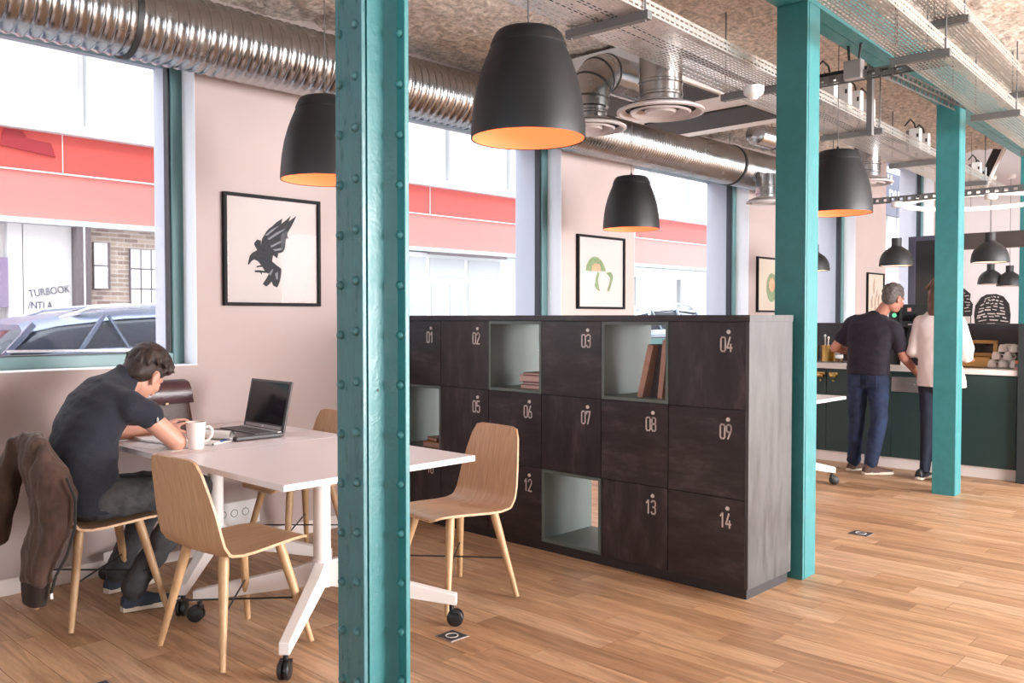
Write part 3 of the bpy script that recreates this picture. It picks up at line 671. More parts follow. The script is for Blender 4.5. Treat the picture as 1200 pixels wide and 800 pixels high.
DIG = {'0': [[(.18,0),(0,.18),(0,1.42),(.18,1.6),(.62,1.6),(.8,1.42),(.8,.18),(.62,0),(.18,0)]], '1': [[(.12,1.25),(.5,1.6),(.5,0)]],
       '2': [[(0,1.3),(.1,1.52),(.3,1.6),(.55,1.6),(.78,1.42),(.78,1.1),(0,0),(.8,0)]], '3': [[(0,1.42),(.2,1.6),(.6,1.6),(.8,1.42),(.8,1.0),(.62,.83),(.3,.83)],[(.62,.83),(.8,.66),(.8,.18),(.62,0),(.2,0),(0,.2)]],
       '4': [[(.5,1.6),(0,.4),(.85,.4)],[(.62,.8),(.62,0)]], '5': [[(.75,1.6),(.06,1.6),(.02,.85),(.3,.98),(.6,.96),(.8,.78),(.8,.2),(.6,0),(.2,0),(0,.18)]],
       '6': [[(.55,1.6),(.05,.7),(0,.4),(.02,.18),(.2,0),(.6,0),(.8,.18),(.8,.62),(.62,.82),(.22,.84),(.06,.68)]], '7': [[(0,1.3),(0,1.6),(.8,1.6),(.3,0)]],
       '8': [[(.2,.85),(.04,1.02),(.04,1.44),(.2,1.6),(.6,1.6),(.76,1.44),(.76,1.02),(.6,.85),(.2,.85),(0,.66),(0,.18),(.2,0),(.6,0),(.8,.18),(.8,.66),(.6,.85)]],
       '9': [[(.25,0),(.75,.9),(.8,1.2),(.78,1.42),(.6,1.6),(.2,1.6),(0,1.42),(0,.98),(.18,.78),(.58,.76),(.74,.92)]]}
def digits(s, y0, z0, door):
    # numerals cut from thin strips, first digit toward +y
    k = .0445
    for i, ch_ in enumerate(s):
        m = MB()
        for path in DIG[ch_]:
            for (a, b), (c, d) in zip(path, path[1:]):
                p, q = V((LX0-.0008, y0-(a+i*1.12)*k*.72, z0+b*k)), V((LX0-.0008, y0-(c+i*1.12)*k*.72, z0+d*k)); e = (q-p).normalized()*.0028
                m.bar(p-e, q+e, .0085, .0012, up=(1,0,0))
        m.obj('number', num_mat, door, world=True)
cubby_shelf = {}
for r in (2, 1, 0):
    for c in range(6):
        ya, yb = YB[c+1], YB[c]; za, zb = ZB[r], ZB[r+1]
        if (c, r) in OPENC:
            m = MB(); t = .012; e = .008
            m.box(LX0, ya+.002, za+.002, LX1+.002, ya+e+t, zb-.002).box(LX0, yb-e-t, za+.002, LX1+.002, yb-.002, zb-.002)
            m.box(LX0, ya+e+t, za+.002, LX1+.002, yb-e-t, za+e+t).box(LX0, ya+e+t, zb-e-t, LX1+.002, yb-e-t, zb-.002)
            m.obj('cubby_lining', locker_line, lk, world=True)
            cubby_shelf[(c, r)] = (ya+e+t, yb-e-t, za+e+t)
        else:
            g = .0022
            o = MB().box(LX0, ya+g, za+g, LX0+.018, yb-g, zb-g).obj('door', locker_dark, lk, world=True, bevel=.0012)
            yl = ya + .078
            digits(next(nums), yl+.064, zb-.150, o)
            MB().cyl((LX0+.001, yl+.02, zb-.052), (LX0-.006, yl+.02, zb-.052), .0115, .0095, 16).obj('lock', num_mat, o, True, world=True)
# books in the cubbies
pages = M('book_pages', (.60,.42,.36), .8, var=.12, scale=90, stretch=(1,.1,1)); bk_red = M('salmon_book', (.50,.20,.18), .6); bk_brown = M('brown_cover', (.16,.08,.06), .6); bk_orange = M('orange_cover', (.55,.25,.08), .6); bk_dark = M('dark_cover', (.03,.025,.028), .5); bk_tan = M('tan_spine', (.42,.24,.18), .6, var=.1, scale=30)
def book(label, c, size, cover, rz=0, tilt=0, group=None):
    """closed book lying flat, spine toward -x; tilt turns it up around x"""
    t = thing('book', label, 'book', c, rz, group); l, w, h = size
    Rm = Matrix.Rotation(tilt, 4, 'X')
    def put(m, n, mt, par):
        me = m.mesh(n); me.transform(Rm); return link(n, me, mt, par)
    b = put(MB().box(-l/2+.004,-w/2+.004,.004,l/2-.004,w/2,h-.004), 'pages', pages, t)
    put(MB().box(-l/2,-w/2,0,l/2,w/2,.003).box(-l/2,-w/2,h-.003,l/2,w/2,h).box(-l/2,-w/2,0,l/2,-w/2+.004,h), 'cover', cover, t)
    return t
a, b, z = cubby_shelf[(2,2)]
for k, (dx, dy, h, cv, w, lb) in enumerate(((0,.005,.024,bk_red,.20,'bottom salmon book lying in the top left cubby'),(.0,.0,.016,bk_dark,.18,'thin dark book second from the bottom in the top left cubby'),(.01,.015,.042,bk_red,.22,'thick salmon book in the top left cubby stack'),(.0,-.01,.018,bk_brown,.18,'topmost book lying in the top left cubby stack'))):
    book(lb, (4.18+dx, a+.115+dy, z), (.26,w,h), cv, 0, 0, 'books lying in the top left cubby'); z += h+.0005
a, b, z = cubby_shelf[(0,1)]
book('orange book lying flat in the second row cubby', (4.13, a+.12, z), (.24,.17,.034), bk_orange, .05, 0, 'books in the second row cubby')
book('brown book tilted on top of the orange book', (4.15, a+.12, z+.036), (.22,.15,.026), bk_brown, -.25, 0, 'books in the second row cubby')
a, b, z = cubby_shelf[(4,2)]
def upright(label, y, th, ht, lean, cover, x=4.10, dp=.22):
    t = thing('book', label, 'book', (x, y, z), 0, 'upright books in the top right cubby'); Rm = Matrix.Rotation(lean, 4, 'X')
    def put(m, n, mt):
        me = m.mesh(n); me.transform(Rm); return link(n, me, mt, t)
    put(MB().box(-.04+.004,-th+.003,.006,dp-.04,-.003,ht-.006), 'pages', pages)
    put(MB().box(-.04,-th,0,dp-.04,-th+.003,ht).box(-.04,-.003,0,dp-.04,0,ht).box(-.044,-th,0,-.04,0,ht), 'cover', cover)
    return t
upright('leaning tan book leftmost in the top right cubby', a+.24, .036, .305, R(14), bk_tan)
upright('dark folder leaning behind the tan book in the top right cubby', a+.175, .045, .30, R(10), bk_dark, 4.14)
upright('tall tan book second from the right in the top right cubby', a+.103, .030, .325, R(6), bk_tan)
upright('thin tan book against the right side of the top right cubby', a+.055, .022, .315, R(4.5), bk_tan)

# ------------------------------------------------------------------ white tables on castors
def make_table(label, cx, cy, tz=.778, arms=((-.42,-.44),(.43,-.44),(-.43,.44),(.43,.44)), S=.507):
    t = thing('square_table', label, 'table', (cx, cy, 0), 0, 'white tables with castor bases')
    MB().box(-S, -.498, tz-.026, S, .498, tz).obj('table_top', table_white, t, bevel=.002)
    MB().box(-.22,-.22,tz-.04,.22,.22,tz-.026).obj('top_bracket', steel_white, t)
    MB().cyl((0,0,.20),(0,0,tz-.04), .040, n=28).obj('pedestal', steel_white, t, True)
    MB().cyl((0,0,.18),(0,0,.305), .052, .043, 28).obj('hub', steel_white, t, True)
    for ax, ay in arms:
        e = V((ax, ay, 0)); d = e.normalized(); sd = V((-d.y, d.x, 0))*.026; m = MB()
        rs = []
        for q, zt, zb, k in ((.02,.300,.185,1.0),(.25,.255,.165,1.0),(1,.148,.098,.85)):
            p = d*e.length*q; rs.append([p+sd*k+V((0,0,zb)), p-sd*k+V((0,0,zb)), p-sd*k+V((0,0,zt)), p+sd*k+V((0,0,zt))])
        m.rings(rs).obj('arm', steel_white, t, bevel=.004)
        c = MB(); w = V((-d.y, d.x, 0)); o = d*(e.length-.025)
        a1 = thing if 0 else None
        c.cyl(o+V((0,0,.06)), o+V((0,0,.105)), .011, n=12)
        q = o + d*.018
        c.lathe([(.001,-.024),(.030,-.024),(.038,-.018),(.038,-.006),(.020,-.004),(.020,.004),(.038,.006),(.038,.018),(.030,.024),(.001,.024)], n=22)
        v0 = len(c.v) - 10*22
        rot = V((0,0,1)).rotation_difference(w)
        for i in range(v0, len(c.v)): c.v[i] = rot @ c.v[i] + q + V((0,0,.0385))
        c.bar(o+V((0,0,.068))-d*.01, q+V((0,0,.055))+d*.02, .05, .014)
        c.obj('castor', rubber, t, True)
    return t
make_table('nearer white table with the bare front corner', 2.325, 3.445, arms=((-.475,-.44),(.41,-.475),(-.40,.45),(.43,.44)))
make_table('white table against the wall carrying the laptop and bag', 2.325, 4.446, arms=((-.41,-.44),(.47,-.40),(-.42,.43),(.43,.43)))
make_table('white table behind the lockers, only its corner showing', 6.86, 3.62, .75)

# ------------------------------------------------------------------ oak shell chairs
def make_chair(label, x, y, rz):
    t = thing('oak_chair', label, 'chair', (x, y, 0), rz, 'oak shell chairs at the white tables')
    prof = [(.262,.447),(.25,.455),(.22,.462),(.15,.462),(.05,.455),(-.05,.447),(-.12,.445),(-.165,.452),(-.197,.472),(-.217,.505),(-.229,.56),(-.243,.64),(-.26,.72),(-.278,.80),(-.289,.845),(-.291,.855)]
    hw = [.150,.172,.186,.199,.211,.221,.228,.233,.236,.236,.233,.222,.205,.185,.160,.120]
    cup = [.0,.002,.004,.006,.008,.010,.012,.013,.013,.012,.010,.009,.008,.007,.006,.005]
    # refine the profile by subdivision
    pts = []
    for i in range(len(prof)-1):
        for k in range(3):
            f = k/3; pts.append(tuple(prof[i][j]*(1-f)+prof[i+1][j]*f for j in (0,1)) + (hw[i]*(1-f)+hw[i+1]*f, cup[i]*(1-f)+cup[i+1]*f))
    pts.append(prof[-1]+(hw[-1], cup[-1]))
    n = 15; top, bot = [], []; th = .011
    for i, (px, pz, w, c) in enumerate(pts):
        a, b = pts[max(i-1,0)], pts[min(i+1,len(pts)-1)]; dx, dz = b[0]-a[0], b[1]-a[1]; l = math.hypot(dx, dz); nx, nz = dz/l*-1, dx/l   # shell normal
        if nz > 0: nx, nz = -nx, -nz
        nx, nz = -abs(nx) if i > 24 else nx, nz                                               # pointing out/down
        for j in range(n):
            s = -1 + 2*j/(n-1); y_ = w*s; lift = c*s*s
            if i < len(pts)//2: p = V((px, y_, pz+lift))
            else: p = V((px+lift*1.4, y_, pz))
            top.append(p); bot.append(p + V((nx*th, 0, nz*th)))
    m = MB(); K = len(pts); N = K*n
    fs = [(i*n+j, i*n+j+1, (i+1)*n+j+1, (i+1)*n+j) for i in range(K-1) for j in range(n-1)]
    m.add(top+bot, fs + [tuple(N+q for q in reversed(f)) for f in fs]
          + [(i*n, (i+1)*n, N+(i+1)*n, N+i*n) for i in range(K-1)] + [((i+1)*n+n-1, i*n+n-1, N+i*n+n-1, N+(i+1)*n+n-1) for i in range(K-1)]
          + [(j+1, j, N+j, N+j+1) for j in range(n-1)] + [((K-1)*n+j, (K-1)*n+j+1, N+(K-1)*n+j+1, N+(K-1)*n+j) for j in range(n-1)])
    o = m.obj('seat_shell', oak_seat, t, True, ang=50)
    feet = []
    for sx, sy in ((1,-1),(1,1),(-1,-1),(-1,1)):
        a, b = V((sx*.135-.01, sy*.135, .447)), V((sx*.222, sy*.236, 0)); feet.append((a, b))
        MB().lathe([(.001,0),(.0205,0),(.0215,.05),(.019,.2),(.0125,.44),(.012,.452),(.001,.452)], n=16).obj
        d = (b-a); q = V((0,0,1)).rotation_difference(d.normalized()); L = d.length
        m = MB().lathe([(.001,0),(.0205,0),(.0215,.12*L),(.018,.5*L),(.0125,L*.985),(.001,L*.985)], n=16)
        m.v = [q @ p + a for p in m.v]; zmin = min(p.z for p in m.v)
        leg = m.obj('leg', oak_leg, t, True)
    at = lambda k, f: feet[k][0].lerp(feet[k][1], f)
    MB().tube([at(0,.55), at(3,.55)], .0042, 8).tube([at(1,.55)+V((0,0,.008)), at(2,.55)+V((0,0,.008))], .0042, 8).obj('cross_wire', black_wire, t, True)
    MB().box(-.13,-.13,.432,.12,.13,.447).obj('seat_frame', oak_leg, t)
    return t
ch = make_chair('empty oak chair in the foreground with its back to us', 1.912, 3.487, R(5))
dup(ch, (3.02, 3.30, 0), R(180-5), 'empty oak chair at the table end in front of the lockers')
dup(ch, (2.845, 4.475, 0), R(180), 'oak chair beyond the laptop, half hidden by the riveted column')
dup(ch, (1.685, 4.36, 0), R(-1), 'oak chair with the brown jacket that the man sits on')

# ------------------------------------------------------------------ pendant lamps
def big_lamp(label, x, y, z):
    t = thing('pendant_lamp', label, 'lamp', (x, y, z), 0, 'big charcoal pendant lamps')
    out = [(.219,.002),(.2245,0),(.225,.004),(.223,.05),(.216,.12),(.204,.19),(.188,.25),(.170,.30),(.151,.345),(.147,.353),(.1465,.357),(.149,.360),(.142,.380),(.131,.402),(.120,.413),(.105,.418),(.02,.420),(.001,.420)]
    MB().lathe(out, n=56).obj('shade', lamp_black, t, True, ang=35)
    MB().lathe([(.2195,.002),(.218,.05),(.211,.12),(.199,.19),(.183,.25),(.165,.30),(.14,.34),(.001,.345)], n=48).obj('shade_lining', lamp_orange, t, True, ang=40)
    MB().ell((0,0,.24), (.045,.045,.06)).obj('bulb', M_bulb, t, True)
    MB().cyl((0,0,.42),(0,0,.45), .012, .006, 12).obj('cord_grip', band_dark, t)
    MB().cyl((0,0,.44),(0,0,ZC-z+.03), .0028, n=8).obj('cord', cord_mat, t)
    l = light('lamp_light', 'POINT', (0,0,.16), (0,0,0), 1.5, (1,.62,.36), shadow_soft_size=.05); l.parent = t
M_bulb = M('lamp_bulb', (.9,.7,.5), .4, emit=(1,.62,.35), estr=2.0)
big_lamp('big charcoal pendant lamp front and centre', 2.552, 2.355, 2.115)
big_lamp('charcoal pendant lamp cut by the riveted column, above the table', 2.615, 3.825, 2.118)
big_lamp('charcoal pendant lamp before the third window', 5.75, 4.19, 2.118)
big_lamp('charcoal pendant lamp just right of the locker column', 5.83, 2.545, 2.118)
def small_lamp(label, x, y, z, top):
    t = thing('bar_pendant', label, 'lamp', (x, y, z), 0, 'small black bar pendants')
    MB().lathe([(.150,.012),(.155,0),(.158,.003),(.157,.03),(.150,.075),(.133,.115),(.105,.15),(.07,.175),(.050,.188),(.046,.20),(.048,.265),(.046,.272),(.02,.274),(.001,.274)], n=40).obj('shade', M_small, t, True, ang=40)
    MB().lathe([(.150,.006),(.145,.07),(.125,.11),(.09,.145),(.001,.15)], n=36).obj('shade_lining', M_slin, t, True)
    MB().cyl((0,0,.27),(0,0,top-z), .003, n=8).obj('cord', cord_mat, t)
    MB().lathe([(.001,top-z-.052),(.045,top-z-.052),(.055,top-z-.04),(.055,top-z),(.001,top-z)], n=24).obj('ceiling_rose', white_pl, t, True)
    l = light('lamp_light', 'POINT', (0,0,.06), (0,0,0), 1.0, (1,.75,.5), shadow_soft_size=.04); l.parent = t
M_small = M('black_bar_lamp', (.022,.022,.024), .5); M_slin = M('pale_lamp_lining', (.8,.7,.6), .5)
small_lamp('small black bar pendant above the standing man', 8.79, 3.245, 1.915, 2.535)
small_lamp('small black bar pendant nearest the right edge', 8.79, 2.415, 1.915, 2.535)
small_lamp('small black bar pendant peeking out right of the locker column', 8.79, 4.08, 1.90, 2.535)
small_lamp('left one of two smaller black pendants beyond the bar', 13.0, 3.56, 1.86, 3.3)
small_lamp('right one of two smaller black pendants beyond the bar', 13.0, 3.33, 1.83, 3.3)
rg = thing('ring_lamp', 'large thin glowing ring lamp above the bar', 'lamp', (9.5, 2.75, 2.56))
mb = MB(); rs = []
for i in range(64):
    t = 2*math.pi*i/64; dd = V((math.cos(t), math.sin(t), 0)); rs.append([dd*(.63+a)+V((0,0,b)) for a, b in ((-.018,-.02),(.018,-.02),(.018,.02),(-.018,.02))])
mb.rings(rs+[rs[0]], False).obj('ring', M('ring_glow', (.9,.85,.8), .4, emit=(1,.86,.70), estr=.75), rg)
for a in (20, 140, 260): MB().cyl((.63*math.cos(R(a)),.63*math.sin(R(a)),.02),(.6*math.cos(R(a)),.6*math.sin(R(a)),.74), .002, n=6).obj('wire', cord_mat, rg)

# ------------------------------------------------------------------ framed pictures on the piers
art_black = M('ink_black', (.020,.020,.024), .8, var=.4, scale=70); art_grey = M('ink_grey', (.17,.17,.19), .8); art_green = M('leaf_green', (.16,.22,.11), .8, var=.7, scale=90); art_food = M('salmon_art', (.62,.28,.17), .8, var=.3, scale=60); art_bowl = M('pale_bowl', (.70,.70,.71), .8); art_brown = M('brown_art', (.30,.17,.10), .8, var=.3, scale=40); sheet_cream = M('cream_sheet', (.50,.43,.35), .8)
art_sheet = M('art_sheet', (.47,.41,.40), .8)
def picture(label, xa, xb, za, zb, sheet=art_sheet, fw=.021):
    cx, cz = (xa+xb)/2, (za+zb)/2; hx, hz = (xb-xa)/2, (zb-za)/2
    t = thing('framed_picture', label, 'picture', (cx, YW, cz), 0, None)
    m = MB()
    m.box(-hx,-.030,-hz,-hx+fw,-.001,hz).box(hx-fw,-.030,-hz,hx,-.001,hz).box(-hx+fw,-.030,hz-fw,hx-fw,-.001,hz).box(-hx+fw,-.030,-hz,hx-fw,-.001,-hz+fw)
    m.obj('frame', frame_black, t, bevel=.002)
    s = MB().box(-hx+fw,-.012,-hz+fw,hx-fw,-.002,hz-fw).obj('sheet', sheet, t)
    MB().box(-hx+fw,-.022,-hz+fw,hx-fw,-.019,hz-fw).obj('picture_pane', pic_glass, t)
    return t, s
def flat(name, pts, mat, par, lift=0): MB().prism([(x,-.0123-lift,z) for x,z in pts], (0,-.0012,0)).obj(name, mat, par)
t, s = picture('framed picture of a diving black crow on the first pier', 2.647, 3.333, 1.490, 2.178)
flat('crow', [(-.178,-.089),(-.172,-.061),(-.164,-.034),(-.146,-.015),(-.125,-.004),(-.113,.003),(-.131,.031),(-.134,.044),(-.112,.069),(-.086,.062),(-.089,.028),(-.078,.076),(-.048,.121),(-.032,.14),(-.008,.156),(.023,.185),(.067,.212),(.059,.179),(.097,.207),(.128,.234),(.112,.197),(.17,.237),(.137,.174),(.112,.137),(.099,.113),(.112,.089),(.086,.071),(.09,.036),(.07,-.001),(.036,-.01),(.028,-.043),(-.001,-.023),(-.01,-.062),(.023,-.086),(.057,-.106),(.054,-.147),(.044,-.191),(.026,-.226),(-.002,-.216),(-.014,-.19),(-.027,-.204),(-.051,-.223),(-.077,-.207),(-.047,-.167),(-.033,-.142),(-.055,-.135),(-.082,-.094),(-.109,-.066),(-.135,-.057),(-.153,-.068),(-.17,-.09)], art_black, s)
flat('claw', [(-.121,-.098),(-.088,-.089),(-.076,-.101),(-.1,-.102),(-.114,-.107)], art_black, s)
flat('claw', [(-.133,-.124),(-.1,-.121),(-.058,-.125),(-.055,-.138),(-.082,-.136),(-.082,-.15),(-.094,-.136),(-.129,-.135)], art_black, s)
for p in ([(-.072,.071),(-.014,.144),(.054,.198),(.01,.141),(-.051,.073)],[(-.057,.051),(.022,.131),(.115,.192),(.047,.122),(-.039,.041)],[(-.033,.021),(.046,.079),(.096,.093),(.034,.046),(-.021,.005)],[(-.041,-.151),(-.004,-.096),(.002,-.101),(-.023,-.171)],[(.008,-.127),(.033,-.105),(.032,-.191),(.017,-.192)],[(-.015,.011),(.071,.037),(.064,.01),(.009,-.004)]):
    q = [sum(a)/len(a) for a in zip(*p)]; flat('feather', [(q[0]+(x-q[0])*.8, q[1]+(z-q[1])*.55) for x, z in p], art_grey, s, .0013)
t, s = picture('framed picture of a green leafy bowl on the second pier', 5.992, 6.680, 1.493, 2.150)
flat('leaf_dome', [(-.222,.009),(-.211,.062),(-.179,.104),(-.136,.133),(-.094,.142),(-.05,.135),(0,.113),(.032,.081),(.061,.035),(.063,.014),(-.059,.013),(-.178,.008)], art_green, s)
flat('pale_bowl', [(-.222,.001),(-.039,.009),(-.06,-.117),(-.146,-.093),(-.2,-.042)], art_bowl, s)
flat('leaf_sprig', [(-.059,.01),(-.085,-.051),(-.098,-.118),(-.059,-.157),(-.02,-.167),(-.037,-.123),(-.048,-.063),(-.027,-.002)], art_green, s, .0013)
flat('leaf_sprig', [(.072,.002),(.139,.011),(.175,-.028),(.163,-.07),(.141,-.118),(.119,-.167),(.085,-.161),(.118,-.098),(.134,-.043)], art_green, s, .0013)
flat('filling', [(-.137,.053),(-.094,.079),(-.029,.078),(-.011,.045),(-.017,.016),(-.137,.013)], art_food, s, .0013)
t, s = picture('framed picture of a green oval wreath, cut by the locker column', 9.20, 9.88, 1.478, 2.112, sheet_cream)
flat('leaf_wreath', [(.02+.13*math.cos(R(a)), -.03+.17*math.sin(R(a))) for a in range(0,360,20)], art_green, s)
flat('wreath_heart', [(.02+.07*math.cos(R(a)), -.0+.08*math.sin(R(a))) for a in range(0,360,30)], art_food, s, .0013)
t, s = picture('narrow framed picture with brown sketches on the farthest pier', 12.33, 12.93, 1.44, 2.045, sheet_cream)
for (x, z, w, h) in ((-.05,.12,.05,.12),(-.12,-.1,.06,.10),(.0,-.12,.05,.12),(.12,-.08,.06,.09),(.06,.02,.04,.06)):
    flat('sketch', [(x-w*.4,z-h),(x+w*.5,z-h*.8),(x+w*.3,z),(x+w*.6,z+h),(x-w*.1,z+h*.6),(x-w*.6,z+h*.1)], art_brown, s)
# wall sockets, floor boxes
so = thing('wall_socket', 'white triple wall socket under the table', 'socket', (2.72, YW-.016, .20))
MB().box(-.16,.0,-.06,.16,.016,.09).obj('plate', white_pl, so, bevel=.004)
for k in range(3): MB().lathe([(.020,-.002),(.0235,-.001),(.0235,.002),(.020,.002),(.001,.002)], c=(-.09+.075*k,0,.02), n=20, axis='Y').obj('socket_ring', band_dark, so, True)
def floor_box(label, x, y, s, inner=True):
    t = thing('floor_box', label, 'floor outlet', (x, y, 0), 0, 'flush floor outlets')
    MB().box(-s/2-.006,-s/2-.006,.0,s/2+.006,s/2+.006,.0022).obj('rim', steel, t)
    MB().box(-s/2,-s/2,.0,s/2,s/2,.003).obj('lid', M_lid, t)
    MB().lathe([(s*.26,.0028),(s*.26,.0046),(s*.31,.0046),(s*.31,.0028)], n=28).obj('lid_ring', num_mat, t)
M_lid = M('outlet_lid', (.05,.048,.05), .45)
floor_box('square floor outlet in front of the castor near the riveted column', 2.628, 2.886, .095)
floor_box('square floor outlet on the bare floor right of the locker column', 5.745, 2.326, .115)
floor_box('floor outlet by the bottom edge below the foreground chair', 1.32, 3.46, .09)
floor_box('thin floor hatch outline by the standing man', 8.02, 3.62, .22)
# ------------------------------------------------------------------ kitchen bar
bar = thing('bar_counter', 'dark green kitchen bar with a white top', 'counter', (8.75, 3.4, 0))
MB().box(8.47, 2.09, .10, 9.05, 4.93, .915).obj('carcass', green_cab, bar, world=True)
MB().box(8.475, 2.09, 0, 9.0, 4.93, .10).obj('plinth', skirt_mat, bar, world=True)
MB().box(8.42, 2.085, .915, 9.05, 4.935, .963).obj('worktop', counter_white, bar, world=True, bevel=.004)
for ya, yb, za, zb, h in ((3.785,4.36,.105,.905,3.838),(3.155,3.779,.105,.905,3.708),(2.095,2.885,.105,.905,None),(2.89,3.15,.105,.715,None),(4.365,4.93,.105,.905,None)):
    o = MB().box(8.45, ya, za, 8.47, yb, zb).obj('door', green_cab, bar, world=True, bevel=.002)
    if h:
        MB().lathe([(.001,-.032),(.016,-.032),(.022,-.02),(.022,.02),(.016,.032),(.001,.032)], c=(8.437,h,.845), n=16, axis='Y').obj('cup_handle', brass, o, True, world=True)
        MB().box(8.435, h-.045, .852, 8.45, h+.045, .878).obj('handle_plate', brass, o, world=True, bevel=.004)
        MB().ell((8.44,h,.795),(.012,.012,.012)).obj('knob', brass, o, True, world=True)
o = MB().box(8.447, 2.89, .722, 8.47, 3.15, .862).obj('steel_drawer', steel, bar, world=True, bevel=.003)
MB().bar((8.425,2.93,.80),(8.425,3.11,.80), .014, .014).obj('drawer_handle', steel, o, world=True, bevel=.003)
MB().box(8.40, 1.99, 0, 9.2, 2.08, 1.36).obj('end_panel', M('end_panel_dark', (.022,.03,.032), .5), bar, world=True, bevel=.003)
MB().box(9.05, 2.08, 0, 9.18, 4.94, 1.36).obj('backsplash', dark_splash, bar, world=True, bevel=.003)
pt = thing('black_portal', 'dark portal frame with a tall black panel behind the bar', 'frame', (9.4, 2.9, 0))
blk = M('portal_black', (.018,.016,.018), .5); vio = M('portal_violet', (.065,.062,.10), .5); lint = M('portal_lintel', (.060,.047,.045), .6)
MB().box(9.30, 3.245, 0, 9.50, 3.315, 2.236).obj('left_post', vio, pt, world=True, bevel=.003)
MB().box(9.30, 1.10, 2.09, 9.50, 2.93, 2.236).obj('lintel', lint, pt, world=True, bevel=.003)
MB().box(9.30, 2.93, 2.19, 9.50, 3.245, 2.236).obj('lintel_return', vio, pt, world=True)
MB().box(9.31, 2.93, 0, 9.45, 3.245, 2.19).obj('black_panel', blk, pt, world=True)
MB().box(9.30, 1.04, 0, 9.50, 1.10, 2.236).obj('right_post', vio, pt, world=True)
# mural of two stacked domes on the far wall, beyond the bar
mu = thing('mural', 'black and white mural of two sketched stacked shapes on the far wall', 'mural', (X1, 4.3, 1.3))
ink = M('mural_ink', (.022,.020,.020), .8); chalk = M('mural_chalk', (.55,.50,.48), .8)
k = X1/13.2
def mpt(y, z, lift=0): return V((X1-.003-lift, y*k, 1.42+(z-1.42)*k))
dome = [(3.80,1.30),(3.815,1.45),(3.80,1.58),(3.73,1.69),(3.66,1.73),(3.54,1.735),(3.45,1.70),(3.38,1.60),(3.36,1.45),(3.37,1.30)]
stack = [(4.15,1.30),(4.15,1.84),(4.0,1.86),(3.95,1.82),(3.86,1.74),(3.87,1.66),(3.83,1.6),(3.84,1.45),(3.85,1.44),(3.85,1.30)]
MB().prism([mpt(y,z) for y,z in dome], (-.002,0,0)).obj('dome_shape', ink, mu, world=True)
MB().prism([mpt(y,z) for y,z in stack], (-.002,0,0)).obj('stack_shape', ink, mu, world=True)
for q in range(9):
    z = 1.34 + q*.045; hw_ = .20*math.sqrt(max(.05, 1-((z-1.33)/.42)**2)); n = 5
    n = random.choice((3,4,5)); sh_ = random.uniform(-.12,.12)
    for j in range(n):
        u0 = max(-1, -1+2*j/n + sh_ + random.uniform(0,.12)); u1 = min(1, -1+2*(j+1)/n + sh_ - random.uniform(.02,.14))
        za, zb = z - .03*u0*u0 + random.uniform(-.01,.01), z - .03*u1*u1 + random.uniform(-.01,.01); w = random.uniform(.005,.010)
        MB().prism([mpt(3.585-u0*hw_,za-w,.002), mpt(3.585-u1*hw_,zb-w,.002), mpt(3.585-u1*hw_,zb+w,.002), mpt(3.585-u0*hw_,za+w,.002)], (-.001,0,0)).obj('chalk_stroke', chalk, mu, world=True)
for q in range(8):
    z = 1.50 + q*.043; y1 = 3.86 + .02*(q > 3) + .05*(q > 5)
    for j in range(3):
        ya = 4.10 - j*.085 + random.uniform(-.02,.02); yb = max(y1, ya - random.uniform(.04,.08)); w = random.uniform(.004,.008); sl = random.uniform(-.015,.02)
        if ya > yb + .01: MB().prism([mpt(ya,z-w,.002), mpt(yb,z+sl-w,.002), mpt(yb,z+sl+w,.002), mpt(ya,z+w,.002)], (-.001,0,0)).obj('chalk_stroke', chalk, mu, world=True)
MB().prism([mpt(4.10,1.33,.002), mpt(3.86,1.33,.002), mpt(3.86,1.43,.002), mpt(4.10,1.43,.002)], (-.001,0,0)).obj('pale_base', chalk, mu, world=True)

# things on the worktop
TZ = .963
def tin(label, x, y, r, h, lid=True):
    t = thing('brass_tin', label, 'tin', (x, y, TZ), 0, 'brass tins on the bar')
    MB().lathe([(.001,0),(r,0),(r,.01),(r*.97,.014),(r*.97,h-.012),(r,h-.008),(r,h),(r*.92,h),(r*.92,h-.02),(.001,h-.02)], n=28).obj('tin_body', brass, t, True)
    return t
tt = thing('low_tray', 'thin dark tray under the brass tins', 'tray', (8.72, 3.95, TZ))
MB().box(-.13,-.26,0,.13,.32,.008).obj('tray_base', zinc_dull, tt, bevel=.002)
TZ = .971
tin('brass tin beside the locker column', 8.70, 4.025, .045, .155)
t1_ = tin('larger brass tin in the middle of the bar end', 8.70, 3.895, .052, .165)
tin('brass tin close behind the middle tin', 8.77, 3.835, .042, .165)
ut = thing('spoon_handles', 'white and black utensil handles standing in the brass tin', 'utensils', (8.70, 3.895, .99))
for dx, dy, h, m_ in ((.01,.02,.24,white_pl),(-.02,.03,.23,band_dark),(.0,-.02,.22,white_pl)):
    MB().tube([(dx*.3,dy*.3,0),(dx,dy,h)], .007).ell((dx,dy,h),(.012,.012,.016)).obj('handle', m_, ut, True)
u2 = thing('spoon_handles', 'dark utensil handles leaning out of the tin by the column', 'utensils', (8.70, 4.025, .99))
MB().tube([(0,0,0),(-.02,-.045,.21)], .008).ell((-.02,-.045,.21),(.013,.018,.014)).obj('handle', band_dark, u2, True)
MB().tube([(0,0,0),(.01,.06,.18)], .006).obj('handle', white_pl, u2, True)
TZ = .963
bt = thing('sauce_bottle', 'labelled bottle standing left of the man on the bar', 'bottle', (8.66, 3.745, TZ))
MB().lathe([(.001,0),(.036,0),(.038,.01),(.038,.11),(.03,.13),(.014,.15),(.013,.17),(.001,.17)], n=24).obj('bottle_body', M('brown_glass', (.10,.06,.02), .15), bt, True)
MB().lathe([(.0385,.045),(.039,.046),(.039,.108),(.0385,.109)], n=24).obj('paper_label', paper, bt, True)
